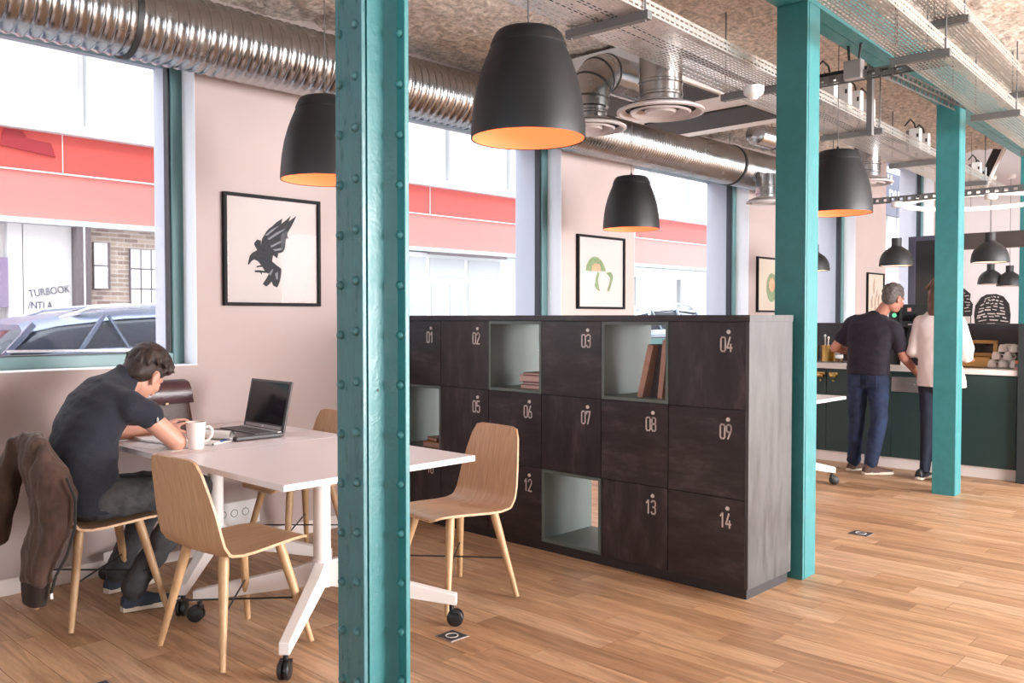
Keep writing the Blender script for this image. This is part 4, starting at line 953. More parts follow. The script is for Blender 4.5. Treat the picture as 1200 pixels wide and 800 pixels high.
MB().lathe([(.0395,.082),(.0395,.094)], n=24).obj('label_band', art_black, bt, True)
jg = thing('milk_carton', 'white carton with black marks right beside the man', 'carton', (8.66, 3.10, TZ))
MB().box(-.035,-.035,0,.035,.035,.19).obj('carton_body', paper, jg, bevel=.003)
for q in range(5): MB().box(-.0358,-.024,.03+q*.03,-.0348,.02-.006*(q%3),.043+q*.03).obj('black_mark', art_black, jg)
cm = thing('coffee_machine', 'tall black coffee machine with a small screen between the two people', 'coffee machine', (8.80, 3.02, TZ))
blackpl = M('black_plastic', (.016,.016,.017), .3)
MB().box(-.16,-.16,0,.20,.135,.10).box(-.02,-.16,.10,.20,.135,.40).box(-.17,-.16,.36,.20,.135,.578).obj('machine_body', blackpl, cm, bevel=.008)
MB().box(-.174,-.02,.42,-.169,.10,.56).obj('screen_panel', M('screen_black', (.006,.006,.007), .1), cm)
MB().box(-.176,.02,.51,-.173,.055,.545).obj('screen_picture', M('screen_lit', (.2,.06,.05), .3, emit=(.5,.25,.2), estr=.5), cm)
MB().box(-.172,.0,.385,-.169,.05,.392).obj('badge', white_pl, cm)
MB().cyl((-.10,-.02,.30),(-.10,-.02,.36), .025, n=16).obj('spout', blackpl, cm, True)
hp = thing('bean_hopper', 'round black bean hopper with a small green emblem beside the coffee machine', 'hopper', (8.74, 3.215, TZ))
MB().lathe([(.001,0),(.06,0),(.06,.30),(.075,.34),(.078,.44),(.07,.53),(.04,.565),(.001,.57)], n=28).obj('hopper_body', blackpl, hp, True)
MB().cyl((-.079,-.005,.475),(-.073,-.005,.475), .021, n=20).obj('green_emblem', M('green_emblem', (.1,.55,.28), .4, emit=(.15,.7,.35), estr=.5), hp)
wb = thing('display_box', 'open wooden tea box with a window in its raised lid', 'box', (8.74, 2.50, TZ))
bamboo = M('bamboo', (.44,.24,.075), .5, var=.12, scale=30, stretch=(1,.1,1)); bamboo_d = M('bamboo_dark', (.36,.19,.06), .5, var=.12, scale=30)
b_ = MB(); hx, hy = .09, .145
b_.box(-hx,-hy,0,hx,hy,.012).box(-hx,-hy,0,-hx+.012,hy,.095).box(hx-.012,-hy,0,hx,hy,.095).box(-hx,-hy,0,hx,-hy+.012,.095).box(-hx,hy-.012,0,hx,hy,.095)
b_.obj('box_body', bamboo, wb, bevel=.002)
for q in range(3): MB().box(-hx+.012, -hy+.07+q*.07, .012, hx-.012, -hy+.074+q*.07, .085).obj('divider', bamboo_d, wb)
for q in range(3): MB().box(-.06, -hy+.025+q*.072, .02, .05, -hy+.06+q*.072, .088).obj('tea_packet', paper, wb, bevel=.003)
l_ = MB(); lz0, lz1 = .10, .245
def LP(y, z, x=0): return V((hx-.01+ (z-lz0)*.22 + x, y, z))
for (ya, za, yb, zb) in ((-hy,lz0,hy,lz0+.03),(-hy,lz1-.03,hy,lz1),(-hy,lz0,-hy+.035,lz1),(hy-.035,lz0,hy,lz1)):
    l_.prism([LP(ya,za),LP(yb,za),LP(yb,zb),LP(ya,zb)], (.016,0,0))
l_.obj('lid_frame', bamboo, wb, bevel=.001)
MB().prism([LP(-hy+.03,lz0+.025,.006),LP(hy-.03,lz0+.025,.006),LP(hy-.03,lz1-.025,.006),LP(-hy+.03,lz1-.025,.006)], (.003,0,0)).obj('lid_pane', glass_mat('smoky_lid', .05, (.25,.25,.27)), wb)
ct = thing('cup_tray', 'grey tray carrying the pyramid of cups', 'tray', (8.72, 2.245, TZ))
MB().box(-.11,-.14,0,.11,.155,.012).obj('tray_base', zinc_dull, ct, bevel=.003)
cup_m = M('cup_glaze', (.72,.66,.64), .3)
def cup(label, x, y, z, rz):
    t = thing('coffee_cup', label, 'cup', (x, y, z), rz, 'white cups stacked on the bar')
    MB().lathe([(.001,.066),(.020,.066),(.024,.064),(.033,.045),(.038,.018),(.0405,0),(.038,0),(.035,.018),(.030,.045),(.001,.06)], n=26).obj('cup_body', cup_m, t, True, ang=60)
    MB().tube([(.036,0,.014),(.054,0,.012),(.062,0,.028),(.056,0,.045),(.032,0,.048)], .0055, 8).obj('handle', cup_m, t, True)
    return t
cz = TZ+.012; q = 0
for lay, (ys, dz) in enumerate((((2.352,2.262,2.17),0),((2.322,2.226),.068),((2.272,2.178),.136))):
    for j, y in enumerate(ys):
        cup('upturned white cup, %s from the left in the %s row of the pyramid' % (('first','second','third')[j], ('bottom','middle','top')[lay]), 8.67+.012*lay, y, cz+dz, R(-95+random.uniform(-15,15)))
cup('upturned white cup at the back of the pyramid beside the tall mug', 8.775, 2.30, cz, R(200))
mg = thing('tall_mug', 'taller white mug behind the top row of cups', 'mug', (8.775, 2.235, cz))
MB().lathe([(.001,0),(.035,0),(.040,.10),(.043,.205),(.039,.205),(.001,.02)], n=24).obj('mug_body', cup_m, mg, True, ang=60)
pk = thing('sugar_packets', 'small orange and blue packets in a bowl at the bar end', 'packets', (8.63, 2.125, TZ))
MB().box(-.03,-.035,0,.03,.035,.022).obj('pink_packet', M('pink_packet', (.62,.30,.27), .6), pk, bevel=.003)
MB().box(-.03,-.035,.022,.03,.03,.046).obj('blue_packet', M('blue_packet', (.22,.24,.35), .6), pk, bevel=.003)
MB().ell((0,0,.06),(.03,.034,.02)).obj('orange_packet', M('orange_packet', (.75,.24,.12), .6), pk, True)
wc = tag(MB().lathe([(.001,0),(.02,0),(.024,.07),(.021,.07),(.001,.01)], c=(8.58,2.645,TZ), n=20).obj('small_glass', M('clear_cup', (.6,.58,.56), .15), smooth=True), 'small pale glass left of the wooden tea box', 'glass')
# ------------------------------------------------------------------ things on the tables
TT = .778
lp = thing('laptop', 'open dark laptop with a black screen on the white table', 'laptop', (2.565, 4.36, TT), R(-1))
lap_d = M('laptop_dark', (.045,.038,.040), .4); lap_s = M('laptop_silver', (.42,.38,.37), .35, .4); scr = M('black_screen', (.006,.007,.010), .12)
MB().box(-.275,-.215,.004,0,.215,.024).obj('base', lap_d, lp, bevel=.004)
MB().box(-.16,-.195,.024,-.035,.195,.0255).obj('keyboard_deck', M('key_deck', (.02,.018,.02), .5), lp)
kb = MB()
for r in range(5):
    for c in range(15):
        if not (r == 0 and 4 <= c <= 9): kb.box(-.157+r*.0245, -.192+c*.0258, .0255, -.137+r*.0245, -.170+c*.0258, .029)
kb.box(-.157,-.09,.0255,-.137,.062,.029)
tag(kb.obj('keys', M('keycaps', (.07,.06,.06), .5), lp), kind='stuff')
MB().box(-.26,-.05,.024,-.185,.05,.0248).obj('touchpad', lap_s, lp)
MB().box(-.033,-.205,.024,-.008,.205,.031).obj('hinge_strip', lap_s, lp, bevel=.002)
sd = V((.20,0,.98)).normalized()
def lidbox(x0, x1, y0, y1, a, b):
    n = V((sd.z,0,-sd.x)); o = V((-.006,0,.024))
    m = MB(); m.prism([o+sd*a+n*x0+V((0,y0,0)), o+sd*a+n*x0+V((0,y1,0)), o+sd*b+n*x0+V((0,y1,0)), o+sd*b+n*x0+V((0,y0,0))], n*(x1-x0)); return m
s_ = lidbox(0, .014, -.215, .215, 0, .275).obj('lid', lap_d, lp, bevel=.004)
lidbox(-.0015, .0, -.197, .197, .035, .262).obj('screen', scr, s_)
lidbox(-.002, .0, -.19, .19, .010, .026).obj('bezel_strip', lap_s, s_)
lidbox(-.003, -.0015, -.008, .008, .012, .024).obj('round_mark', num_mat, s_)
mug = thing('mug', 'tall white mug with a handle beside the man elbow', 'mug', (2.035, 4.085, TT), R(-30))
mug_m = M('mug_glaze', (.76,.66,.63), .3)
MB().lathe([(.001,.0),(.033,0),(.036,.006),(.041,.06),(.047,.128),(.0485,.132),(.046,.130),(.040,.06),(.034,.012),(.001,.010)], n=36).obj('mug_body', mug_m, mug, True, ang=60)
MB().tube([(.042,0,.105),(.062,0,.108),(.076,0,.092),(.074,0,.065),(.058,0,.042),(.038,0,.036)], .0065, 10).obj('handle', mug_m, mug, True)
MB().cyl((0,0,.112),(0,0,.114), .043, n=28).obj('coffee', M('coffee', (.09,.035,.015), .2), mug)
pn = thing('pen', 'blue and pale pen lying on the table edge of the papers', 'pen', (2.20, 4.165, TT+.006), R(38))
MB().cyl((-.075,0,0),(.0,0,0), .0055, n=12).obj('pale_barrel', paper, pn, True)
MB().cyl((0,0,0),(.072,0,0), .0062, n=12).obj('blue_cap', M('pen_blue', (.02,.10,.32), .35), pn, True)
MB().cyl((-.09,0,0),(-.075,0,0), .0012, .005, 10).obj('tip', band_dark, pn)
def sheet(label, x, y, w, h, rz, z):
    t = MB().box(-w/2,-h/2,0,w/2,h/2,.0012).obj('paper_sheet', paper); t.location = (x, y, TT+z); t.rotation_euler = (0,0,rz)
    return tag(t, label, 'paper')
sheet('white sheet of paper under the man right arm', 1.98, 4.24, .21, .297, R(12), .0004)
sheet('white sheet of paper behind the mug', 2.13, 4.30, .21, .297, R(-10), .0018)
nb = thing('notebook', 'open notebook that the man is writing in', 'notebook', (2.10, 4.52, TT), R(8))
MB().box(-.15,-.20,.0034,.15,0,.014).obj('left_page', paper, nb, bevel=.003)
MB().rings([[V((-.15,0,.004)),V((.15,0,.004)),V((.15,0,.014)),V((-.15,0,.014))],[V((-.15,.10,.004)),V((.15,.10,.004)),V((.15,.10,.026)),V((-.15,.10,.026))],[V((-.15,.20,.004)),V((.15,.20,.004)),V((.15,.20,.017)),V((-.15,.20,.017))]]).obj('right_page', paper, nb)
mz = thing('rolled_magazine', 'curled magazine lying between the mug and the laptop', 'magazine', (2.24, 4.255, TT), R(25))
sp = [(-.16,.003)] + [(.0+.028*math.sin(R(a))*(1-a/1100), .030-.027*math.cos(R(a))*(1-a/1100)) for a in range(0, 500, 25)]
MB().rings([[V((x,-.085,z)) for x,z in sp]+[V((x,-.085,z+.0035)) for x,z in reversed(sp)], [V((x,.085,z)) for x,z in sp]+[V((x,.085,z+.0035)) for x,z in reversed(sp)]]).obj('curled_pages', paper, mz, True)
leather = M('brown_leather', (.050,.021,.018), .5, var=.25, scale=14, bump=.2, bscale=80)
bag = thing('leather_bag', 'dark brown leather satchel standing on the table by the wall', 'bag', (2.19, 4.80, TT))
MB().loft([((0,0,0),(.165,0,0),(0,.06,0)),((0,0,.04),(.17,0,0),(0,.065,0)),((0,0,.16),(.15,0,0),(0,.055,0)),((0,0,.27),(.13,0,0),(0,.03,0))], 28, 5).obj('bag_body', leather, bag, True)
fp = MB(); pf = [(.045,.262),(.0,.292),(-.045,.278),(-.064,.235),(-.070,.165)]
rs = [[V((s*(.128+.028*i/4), y, z)) for s in (-1,-.5,0,.5,1)] + [V((s*(.128+.028*i/4), y+.006, z-.004)) for s in (1,.5,0,-.5,-1)] for i, (y, z) in enumerate(pf)]
fp.rings(rs).obj('flap', M('plum_leather', (.065,.028,.034), .3, var=.2, scale=14, bump=.15, bscale=80), bag, True, ang=70)
MB().box(-.012,-.074,.155,.012,-.068,.172).obj('buckle', M('dark_buckle', (.12,.08,.05), .4, 1), bag, bevel=.003)

# ------------------------------------------------------------------ people
denim_grey = M('grey_denim', (.050,.047,.052), .85, var=.35, scale=25, bump=.3, bscale=160)
denim_blue = M('blue_denim', (.014,.026,.070), .85, var=.5, scale=9, bump=.2, bscale=160)
denim_dark = M('dark_denim', (.012,.016,.035), .85, var=.2, scale=12)
knit = M('navy_knit', (.012,.0135,.023), .9, var=.25, scale=120, bump=.3, bscale=220, sheen=.06)
polo = M('dark_polo', (.014,.009,.020), .85, var=.2, scale=40, sheen=.05)
blouse = M('white_blouse', (.78,.66,.64), .75, bump=.1, bscale=30)
hair_br = M('brown_hair', (.026,.013,.009), .62, var=.6, scale=50); hair_gr = M('grey_hair', (.10,.085,.078), .7, var=.5, scale=70); hair_rd = M('chestnut_hair', (.12,.055,.032), .5, var=.75, scale=40, stretch=(1,1,.2))
sole_m = M('cream_sole', (.62,.53,.44), .7); shoe_b = M('navy_shoe', (.018,.030,.050), .7); shoe_n = M('brown_shoe', (.085,.040,.030), .7); shoe_k = M('black_shoe', (.010,.010,.014), .5)
eye_w = M('eye_white', (.75,.72,.70), .2); iris = M('iris', (.05,.03,.02), .2); lip = M('lips', (.40,.14,.12), .5)
def basis(f, u):
    f = V(f).normalized(); u = V(u); s = f.cross(u).normalized(); u = s.cross(f).normalized(); return f, u, s    # s: the figure's right
def head(mb, c, f, u, k=1.0):
    f, u, s = basis(f, u); c = V(c); rot = Matrix((s, f, u)).transposed(); P = lambda a, b, d: c + (s*a + f*b + u*d)*k
    E = lambda p, r: mb.ell(P(*p), tuple(q*k for q in r), rot, 22, 16)
    E((0,-.012,.028),(.075,.094,.090)); E((0,.022,-.035),(.061,.070,.080)); E((0,.046,-.085),(.040,.040,.030)); E((0,.072,.018),(.050,.022,.018))
    E((0,.062,-.072),(.030,.026,.020)); mb.rcone(P(0,.088,.0), P(0,.112,-.034), .009*k, .0135*k); E((.012,.098,-.038),(.009,.010,.008)); E((-.012,.098,-.038),(.009,.010,.008))
    E((.04,.06,-.03),(.022,.026,.022)); E((-.04,.06,-.03),(.022,.026,.022))
    for q in (-1, 1):
        E((q*.076,-.006,-.018),(.010,.020,.032)); E((q*.080,-.014,-.004),(.010,.012,.018)); E((q*.076,.0,-.044),(.009,.010,.012))
    return P, rot, k
def face(P, rot, k, par):
    for q in (-1, 1):
        e = MB().ell(P(q*.031,.0775,-.002), (.011*k,)*3, rot).obj('eye', eye_w, par, True, world=True)
        MB().ell(P(q*.031,.0868,-.003), (.006*k,.003*k,.006*k), rot).obj('iris', iris, e, True, world=True)
    MB().ell(P(0,.0875,-.064), (.021*k,.008*k,.004*k), rot).ell(P(0,.087,-.072), (.018*k,.008*k,.005*k), rot).obj('lips', lip, par, True, world=True)
def hair(name, mat, P, rot, k, par, extra=(), tufts=260, lo=-.02, front=.06, ln=.03, side=.078, vox=.0062, fy=.55):
    mb = MB()
    mb.ell(P(0,-.016,.040), (.081*k,.096*k,.090*k), rot, 22, 16); mb.ell(P(0,-.040,-.002), (.074*k,.068*k,.078*k), rot)
    for p, r in extra: mb.ell(P(*p), tuple(q*k for q in r), rot)
    rnd = random.Random(len(name)*7+3)
    for _ in range(tufts):
        t, ph = rnd.uniform(0, 2*math.pi), rnd.uniform(-.25, 1.45)
        d = V((math.cos(t)*math.cos(ph), math.sin(t)*math.cos(ph), math.sin(ph)))
        if d.y > fy and d.z < .75: continue
        a = (d.x*.080, -.016+d.y*.094, .038+d.z*.088)
        if a[2] < lo: continue
        g = V((d.x*.5 + rnd.uniform(-.5,.5), .75 + rnd.uniform(-.4,.4), -.35 - max(0,-d.y)*.9)).normalized()
        b = (a[0]+g.x*ln+d.x*.006, a[1]+g.y*ln*(1 if d.z > .2 else .2)+d.y*.006, a[2]+g.z*ln+d.z*.006)
        mb.rcone(P(*a), P(*b), .0105*k, .004*k)
    return blob(mb, vox, name, mat, par, 2)
def hand(mb, w, d, pn, thumb, curl=.5, k=1.0, tips=None):
    """w wrist, d fingers' direction, pn palm normal, thumb: +1/-1 side along d x pn"""
    d = V(d).normalized(); pn = V(pn); pn = (pn - d*pn.dot(d)).normalized(); s = d.cross(pn).normalized(); w = V(w)
    rot = Matrix((s, d, pn)).transposed()
    mb.ell(w+d*.050*k, (.040*k,.052*k,.017*k), rot); mb.rcone(w-d*.01, w+d*.03*k, .026*k, .024*k)
    for i, (o, l) in enumerate(((.030,.072),(.011,.080),(-.010,.075),(-.029,.058))):
        p = w + d*.085*k + s*o*k*thumb; a = curl*.55; dd = (d + s*o*1.6*thumb).normalized(); r = .0088*k
        for j, f in enumerate((.45,.32,.23)):
            dd = (dd*math.cos(a) + pn*math.sin(a)).normalized(); q = p + dd*l*f*k*1.05; mb.rcone(p, q, r, r*.92); p = q; r *= .92; a = curl*.8
    p = w + d*.020*k + s*.030*k*thumb; dd = (d*.65 + s*.75*thumb + pn*.35).normalized()
    for l, r in ((.042,.0125),(.032,.0105),(.026,.0092)):
        q = p + dd*l*k; mb.rcone(p, q, r*k, r*.9*k); p = q; dd = (dd + d*.35 - s*.25*thumb).normalized()
def shoe(name, heel, toe, up, mat, par, L=.275, cuff=None):
    heel, toe = V(heel), V(toe); d = (toe-heel).normalized(); u = V(up).normalized(); s = d.cross(u).normalized(); u = s.cross(d); R_ = lambda x, y, z: heel + d*x + s*y + u*z
    m = MB(); rs = []
    for x, w, h in ((0,.028,.07),(.02,.036,.092),(.07,.036,.095),(.11,.038,.082),(.16,.044,.062),(.21,.045,.050),(.25,.036,.042),(.272,.018,.034)):
        rs.append([R_(x*L/.275, w*math.cos(t), .020+max(0,math.sin(t))*(h-.02)) for t in [2*math.pi*i/20 for i in range(20)]])
    m.rings(rs); o = m.obj(name, mat, par, True, world=True, ang=60)
    poly = [(-.008,0),(0,.030),(.05,.036),(.11,.036),(.17,.048),(.22,.048),(.26,.036),(.283,.0)]
    pts = [R_(x*L/.275, y, 0) for x, y in poly] + [R_(x*L/.275, -y, 0) for x, y in reversed(poly[1:-1])]
    if mat is shoe_b: MB().tube([R_(.03,-.040,.045),R_(.08,-.041,.060),R_(.13,-.045,.048),R_(.18,-.047,.034)], .005, 8).obj('side_stripe', sole_m, o, True, world=True)
    MB().prism(pts, u*.026).obj('sole', sole_m, o, world=True, bevel=.004)
    return o

# ---- seated man
p1 = thing('person', 'man in a dark navy polo bent over papers at the white table', 'person', (1.66, 4.36, 0))
H = head  # noqa
body = MB()
P1, rot1, k1 = head(body, (1.908,4.36,1.145), (.62,.42,-.66), (.64,.14,.76), 1.12)
body.rcone((1.80,4.36,1.075), (1.885,4.36,1.13), .062, .058)
body.loft([((1.62,4.36,.56),(0,.14,0),(.09,0,0)),((1.60,4.36,.70),(0,.13,0),(.09,0,0)),((1.63,4.36,.88),(0,.15,0),(.08,0,.02)),((1.71,4.36,1.0),(0,.15,0),(.06,0,-.04)),((1.79,4.36,1.07),(0,.06,0),(.04,0,-.03))])
body.rcone((1.765,4.185,1.015), (1.960,4.130,.815), .056, .046)                       # right upper arm
body.rcone((1.960,4.130,.815), (2.01,4.33,.812), .045, .037); body.rcone((2.01,4.33,.812), (2.08,4.44,.825), .036, .027)
hand(body, (2.085,4.45,.825), (.45,.85,.05), (0,0,-1), -1, .55)
body.rcone((1.765,4.545,1.015), (1.83,4.60,.825), .053, .042)                        # left arm
body.rcone((1.83,4.60,.825), (2.09,4.60,.815), .042, .027)
hand(body, (2.10,4.60,.825), (.85,-.05,.42), (.25,-.2,-.95), -1, .75)
for (a, b, c) in (((1.66,4.25,.55),(2.12,4.24,.545),(1.80,4.255,.10)), ((1.66,4.47,.55),(2.08,4.53,.535),(1.86,4.60,.10))):
    body.rcone(a, b, .07, .05); body.rcone(b, c, .05, .035)
bo = blob(body, .0062, 'body', skin, p1, 3)
for q in (-1, 1): MB().ell(P1(q*.031,.0775,-.004), (.012*k1,)*3, rot1).obj('eyelid', skin, p1, True, world=True)
MB().ell(P1(0,.0875,-.064), (.021*k1,.008*k1,.004*k1), rot1).ell(P1(0,.087,-.072), (.018*k1,.008*k1,.005*k1), rot1).obj('lips', lip, p1, True, world=True)
hair('hair', hair_br, P1, rot1, k1, p1, extra=(((0,.045,.085),(.062,.045,.036)), ((.05,.02,.07),(.035,.06,.04)), ((-.05,.02,.07),(.035,.06,.04)), ((0,-.065,-.035),(.060,.035,.05))), tufts=320, ln=.036)
sh = MB()
sh.loft([((1.615,4.36,.50),(0,.180,0),(.145,0,0)),((1.605,4.36,.58),(0,.182,0),(.15,0,.0)),((1.600,4.36,.70),(0,.178,0),(.150,0,.01)),((1.605,4.36,.80),(0,.186,0),(.146,0,.02)),((1.632,4.36,.90),(0,.198,0),(.135,0,-.035)),((1.685,4.36,.99),(0,.205,0),(.110,0,-.07)),((1.735,4.36,1.055),(0,.185,0),(.075,0,-.075)),((1.785,4.36,1.095),(0,.10,0),(.05,0,-.06)),((1.805,4.36,1.11),(0,.075,0),(.045,0,-.05))], 32, 2.3)
for sy, e in ((-1,(1.845,4.162,.945)), (1,(1.79,4.570,.94))):
    sh.rcone((1.715,4.36+sy*.135,1.015), (1.755,4.36+sy*.175,1.00), .075, .075); sh.rcone((1.755,4.36+sy*.175,1.00), e, .076, .066)
sh.loft([((1.79,4.36,1.10),(0,.072,0),(.055,0,-.055)),((1.815,4.36,1.125),(0,.070,0),(.052,0,-.052)),((1.835,4.36,1.15),(0,.066,0),(.048,0,-.05))], 28)
so1 = blob(sh, .009, 'shirt', knit, p1, 5, .006, 11, (1,1,1.6))
MB().ell((1.850,4.094,.935), (.006,.003,.012)).obj('sleeve_badge', grey_pl, p1, True, world=True)
tr = MB()
tr.ell((1.625,4.36,.560), (.14,.185,.112))
tr.rcone((1.655,4.26,.560), (2.12,4.24,.550), .096, .072); tr.rcone((2.12,4.24,.550), (1.86,4.255,.21), .074, .064); tr.rcone((1.86,4.255,.21), (1.795,4.257,.115), .064, .060)
tr.rcone((1.655,4.46,.560), (2.08,4.53,.540), .094, .070); tr.rcone((2.08,4.53,.540), (1.90,4.59,.21), .072, .062); tr.rcone((1.90,4.59,.21), (1.855,4.60,.115), .062, .058)
blob(tr, .009, 'trousers', denim_grey, p1, 4, .008, 16, (1,1,1.3))
shoe('shoe', (1.74,4.265,.005), (2.0,4.215,.005), (0,0,1), shoe_b, p1)
shoe('shoe', (1.80,4.605,.005), (2.06,4.64,.005), (0,0,1), shoe_b, p1)
for q, (x, y) in enumerate(((1.79,4.257),(1.85,4.602))): MB().cyl((x,y,.06),(x,y,.13), .043, .047, 20).obj('sock', band_dark, p1, True, world=True)

# ---- jacket over his chair
jk = thing('jacket', 'brown suede jacket hanging over the back of the man chair', 'jacket', (1.37, 4.30, 0))
suede = M('brown_suede', (.072,.038,.027), .85, var=.3, scale=14, bump=.3, bscale=60, sheen=.08)
jm = MB()
jm.loft([((1.375,4.345,.895),(0,.105,0),(.020,0,0)),((1.380,4.335,.85),(0,.150,0),(.045,0,0)),((1.400,4.28,.74),(.02,.185,0),(.085,0,0)),((1.425,4.235,.62),(.03,.200,0),(.095,.02,0)),((1.42,4.22,.50),(.03,.185,0),(.09,.02,0)),((1.375,4.24,.38),(.02,.165,0),(.075,.02,0)),((1.355,4.235,.29),(.02,.135,0),(.060,.02,0)),((1.35,4.23,.245),(0,.115,0),(.052,0,0))], 30, 2.4)
jm.rcone((1.380,4.235,.84), (1.41,4.14,.66), .045, .068); jm.rcone((1.40,4.135,.66), (1.40,4.10,.50), .066, .05)
jm.rcone((1.355,4.45,.83), (1.30,4.51,.62), .050, .075); jm.rcone((1.30,4.50,.62), (1.265,4.50,.43), .075, .068)
blob(jm, .009, 'jacket_body', suede, jk, 3, .016, 10, (1.8,1.8,.5))
MB().loft([((1.35,4.23,.25),(0,.105,0),(.047,0,0)),((1.348,4.235,.20),(0,.098,0),(.044,0,0)),((1.346,4.24,.145),(0,.085,0),(.038,0,0))], 26, 2.6).obj('ribbed_hem', M('dark_rib', (.030,.019,.015), .9), jk, True, world=True)
MB().tube([(1.425,4.055,.72),(1.455,4.04,.62),(1.45,4.035,.50),(1.42,4.05,.38),(1.385,4.085,.29),(1.375,4.115,.21)], .0065, 8).obj('zip', band_dark, jk, True, world=True)
MB().box(1.369,4.108,.185,1.381,4.12,.21).obj('zip_pull', steel, jk, world=True)

# ---- standing man with his back to us
p2 = thing('person', 'standing man in dark polo and blue jeans with his back turned', 'person', (8.0, 3.2, 0))
b = MB()
P2, r2, k2 = head(b, (8.03,2.985,1.59), (.86,-.42,-.38), (.34,-.12,.93), 1.02)
b.rcone((8.0,3.10,1.43), (8.02,3.02,1.55), .058, .054)
b.loft([((7.98,3.185,.90),(0,.15,0),(.10,0,0)),((7.99,3.18,1.05),(0,.145,0),(.09,0,0)),((7.99,3.17,1.25),(0,.16,0),(.09,0,0)),((7.99,3.15,1.38),(0,.15,0),(.07,0,0)),((8.0,3.12,1.44),(0,.06,0),(.05,0,0))])
b.rcone((7.99,2.965,1.335), (8.04,2.885,1.055), .052, .043); b.rcone((8.04,2.885,1.055), (8.22,2.835,.915), .042, .029)
hand(b, (8.225,2.835,.91), (.45,-.15,-.85), (.3,.95,.0), 1, .55)
b.rcone((7.99,3.335,1.365), (7.94,3.475,1.135), .052, .043); b.rcone((7.94,3.475,1.135), (8.17,3.40,1.09), .042, .029)
hand(b, (8.18,3.395,1.09), (.9,-.35,.0), (0,-.4,-.9), -1, .6)
for (a, m_, c) in (((7.98,3.275,.88),(8.01,3.30,.47),(8.03,3.325,.10)), ((7.98,3.095,.88),(7.99,3.085,.47),(7.97,3.145,.10))):
    b.rcone(a, m_, .075, .052); b.rcone(m_, c, .05, .036)
blob(b, .007, 'body', skin2, p2, 3); face(P2, r2, k2, p2)
hair('hair', hair_gr, P2, r2, k2, p2, extra=(((0,-.055,-.03),(.062,.04,.045)),), tufts=170, ln=.016, lo=.0, fy=.1)
s = MB()
s.loft([((7.98,3.185,.90),(0,.186,0),(.132,0,0)),((7.985,3.185,1.0),(0,.184,0),(.13,0,0)),((7.985,3.18,1.12),(0,.188,0),(.128,0,0)),((7.985,3.17,1.25),(.0,.212,.02),(.13,0,0)),((7.985,3.155,1.345),(.0,.215,.04),(.115,0,0)),((7.99,3.14,1.405),(0,.16,.03),(.085,0,0)),((8.0,3.115,1.445),(0,.080,.015),(.062,0,0)),((8.005,3.10,1.475),(0,.070,.01),(.058,0,0))], 32, 2.3)
s.rcone((7.99,3.0,1.33), (7.99,2.96,1.315), .073, .072); s.rcone((7.99,2.96,1.315), (8.02,2.915,1.16), .073, .066)
s.rcone((7.99,3.30,1.37), (7.99,3.34,1.355), .073, .072); s.rcone((7.99,3.34,1.355), (7.958,3.42,1.225), .073, .066)
blob(s, .010, 'shirt', polo, p2, 4, .006, 12, (1,1,2.0))
t = MB()
t.ell((7.985,3.185,.89), (.128,.182,.13)); 
t.rcone((7.985,3.275,.85), (8.01,3.295,.48), .096, .072); t.rcone((8.01,3.295,.48), (8.03,3.325,.11), .072, .062)
t.rcone((7.985,3.095,.85), (7.99,3.085,.48), .096, .072); t.rcone((7.99,3.085,.48), (7.97,3.145,.11), .072, .062)
blob(t, .010, 'jeans', denim_blue, p2, 3, .007, 14, (1,1,1.6))
shoe('shoe', (7.99,3.355,.004), (8.18,3.30,.004), (0,0,1), shoe_n, p2, .28); shoe('shoe', (7.90,3.185,.004), (8.08,3.03,.004), (0,0,1), shoe_n, p2, .28)
for yy in (3.25, 3.10): MB().box(7.846,yy-.045,.80,7.862,yy+.045,.90).obj('back_pocket', denim_blue, p2, world=True, bevel=.004)

# ---- woman behind the column
p3 = thing('person', 'woman with chestnut hair and white blouse, mostly hidden by a column', 'person', (8.05, 2.62, 0))
b = MB()
P3, r3, k3 = head(b, (8.10,2.625,1.635), (.93,.22,-.18), (.15,.05,.98), .97)
b.rcone((8.05,2.63,1.46), (8.08,2.645,1.58), .05, .047)
b.loft([((8.05,2.60,.90),(0,.14,0),(.09,0,0)),((8.05,2.60,1.1),(0,.125,0),(.08,0,0)),((8.05,2.61,1.3),(0,.14,0),(.08,0,0)),((8.05,2.62,1.42),(0,.12,0),(.06,0,0))])
b.rcone((8.05,2.77,1.38), (8.03,2.80,1.11), .045, .038); b.rcone((8.03,2.80,1.11), (8.22,2.89,1.12), .036, .026)
hand(b, (8.235,2.895,1.12), (.95,.1,.1), (0,0,-1), -1, .5, .9)
b.rcone((8.05,2.45,1.38), (8.06,2.40,1.13), .045, .038); b.rcone((8.06,2.40,1.13), (8.28,2.44,1.06), .036, .026)
hand(b, (8.29,2.44,1.06), (.95,.1,0), (0,0,-1), 1, .5, .9)
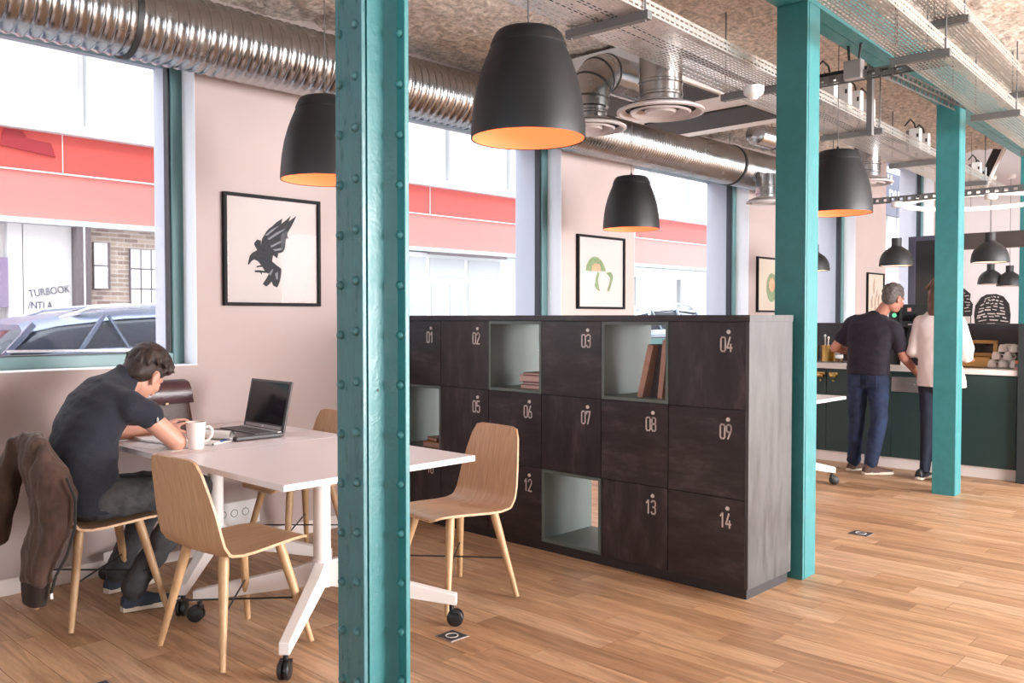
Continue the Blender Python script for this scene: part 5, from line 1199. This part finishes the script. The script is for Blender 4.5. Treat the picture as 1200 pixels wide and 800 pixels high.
for yy in (2.69, 2.51): b.rcone((8.05,yy,.88), (8.06,yy,.47), .07, .05); b.rcone((8.06,yy,.47), (8.05,yy+.02,.09), .048, .034)
blob(b, .007, 'body', skin, p3, 3); face(P3, r3, k3, p3)
hair('hair', hair_rd, P3, r3, k3, p3, extra=(((0,-.055,-.06),(.080,.055,.10)), ((.055,-.03,-.09),(.035,.05,.11)), ((-.055,-.03,-.09),(.035,.05,.11)), ((0,-.07,-.13),(.07,.045,.09)), ((.05,-.05,-.17),(.035,.045,.07)), ((-.05,-.05,-.17),(.035,.045,.07)), ((0,-.075,-.19),(.06,.035,.05))), tufts=300, ln=.055, lo=-.08, fy=.1)
s = MB()
s.loft([((8.05,2.575,.82),(0,.200,0),(.135,0,0)),((8.05,2.585,.93),(0,.188,0),(.128,0,0)),((8.05,2.605,1.08),(0,.165,0),(.118,0,0)),((8.05,2.61,1.24),(0,.178,0),(.12,0,0)),((8.05,2.615,1.36),(0,.19,0),(.10,0,0)),((8.05,2.625,1.43),(0,.12,0),(.075,0,0)),((8.06,2.635,1.475),(0,.06,0),(.055,0,0))], 30, 2.2)
s.rcone((8.05,2.755,1.375), (8.03,2.80,1.125), .064, .064); s.rcone((8.03,2.80,1.125), (8.16,2.865,1.115), .064, .058)
s.rcone((8.05,2.455,1.375), (8.06,2.395,1.15), .066, .070); s.rcone((8.06,2.395,1.15), (8.24,2.435,1.08), .066, .055)
blob(s, .010, 'blouse', blouse, p3, 4, .005, 9, (1,1,1.2))
t = MB(); t.ell((8.055,2.60,.86), (.122,.168,.12))
for yy in (2.685, 2.515): t.rcone((8.055,yy,.84), (8.06,yy,.48), .088, .062); t.rcone((8.06,yy,.48), (8.05,yy+.02,.09), .06, .045)
blob(t, .010, 'trousers', denim_dark, p3, 3, .004, 14)
shoe('shoe', (7.97,2.735,.004), (8.2,2.72,.004), (0,0,1), shoe_k, p3, .25); shoe('shoe', (7.97,2.535,.004), (8.2,2.50,.004), (0,0,1), shoe_k, p3, .25)
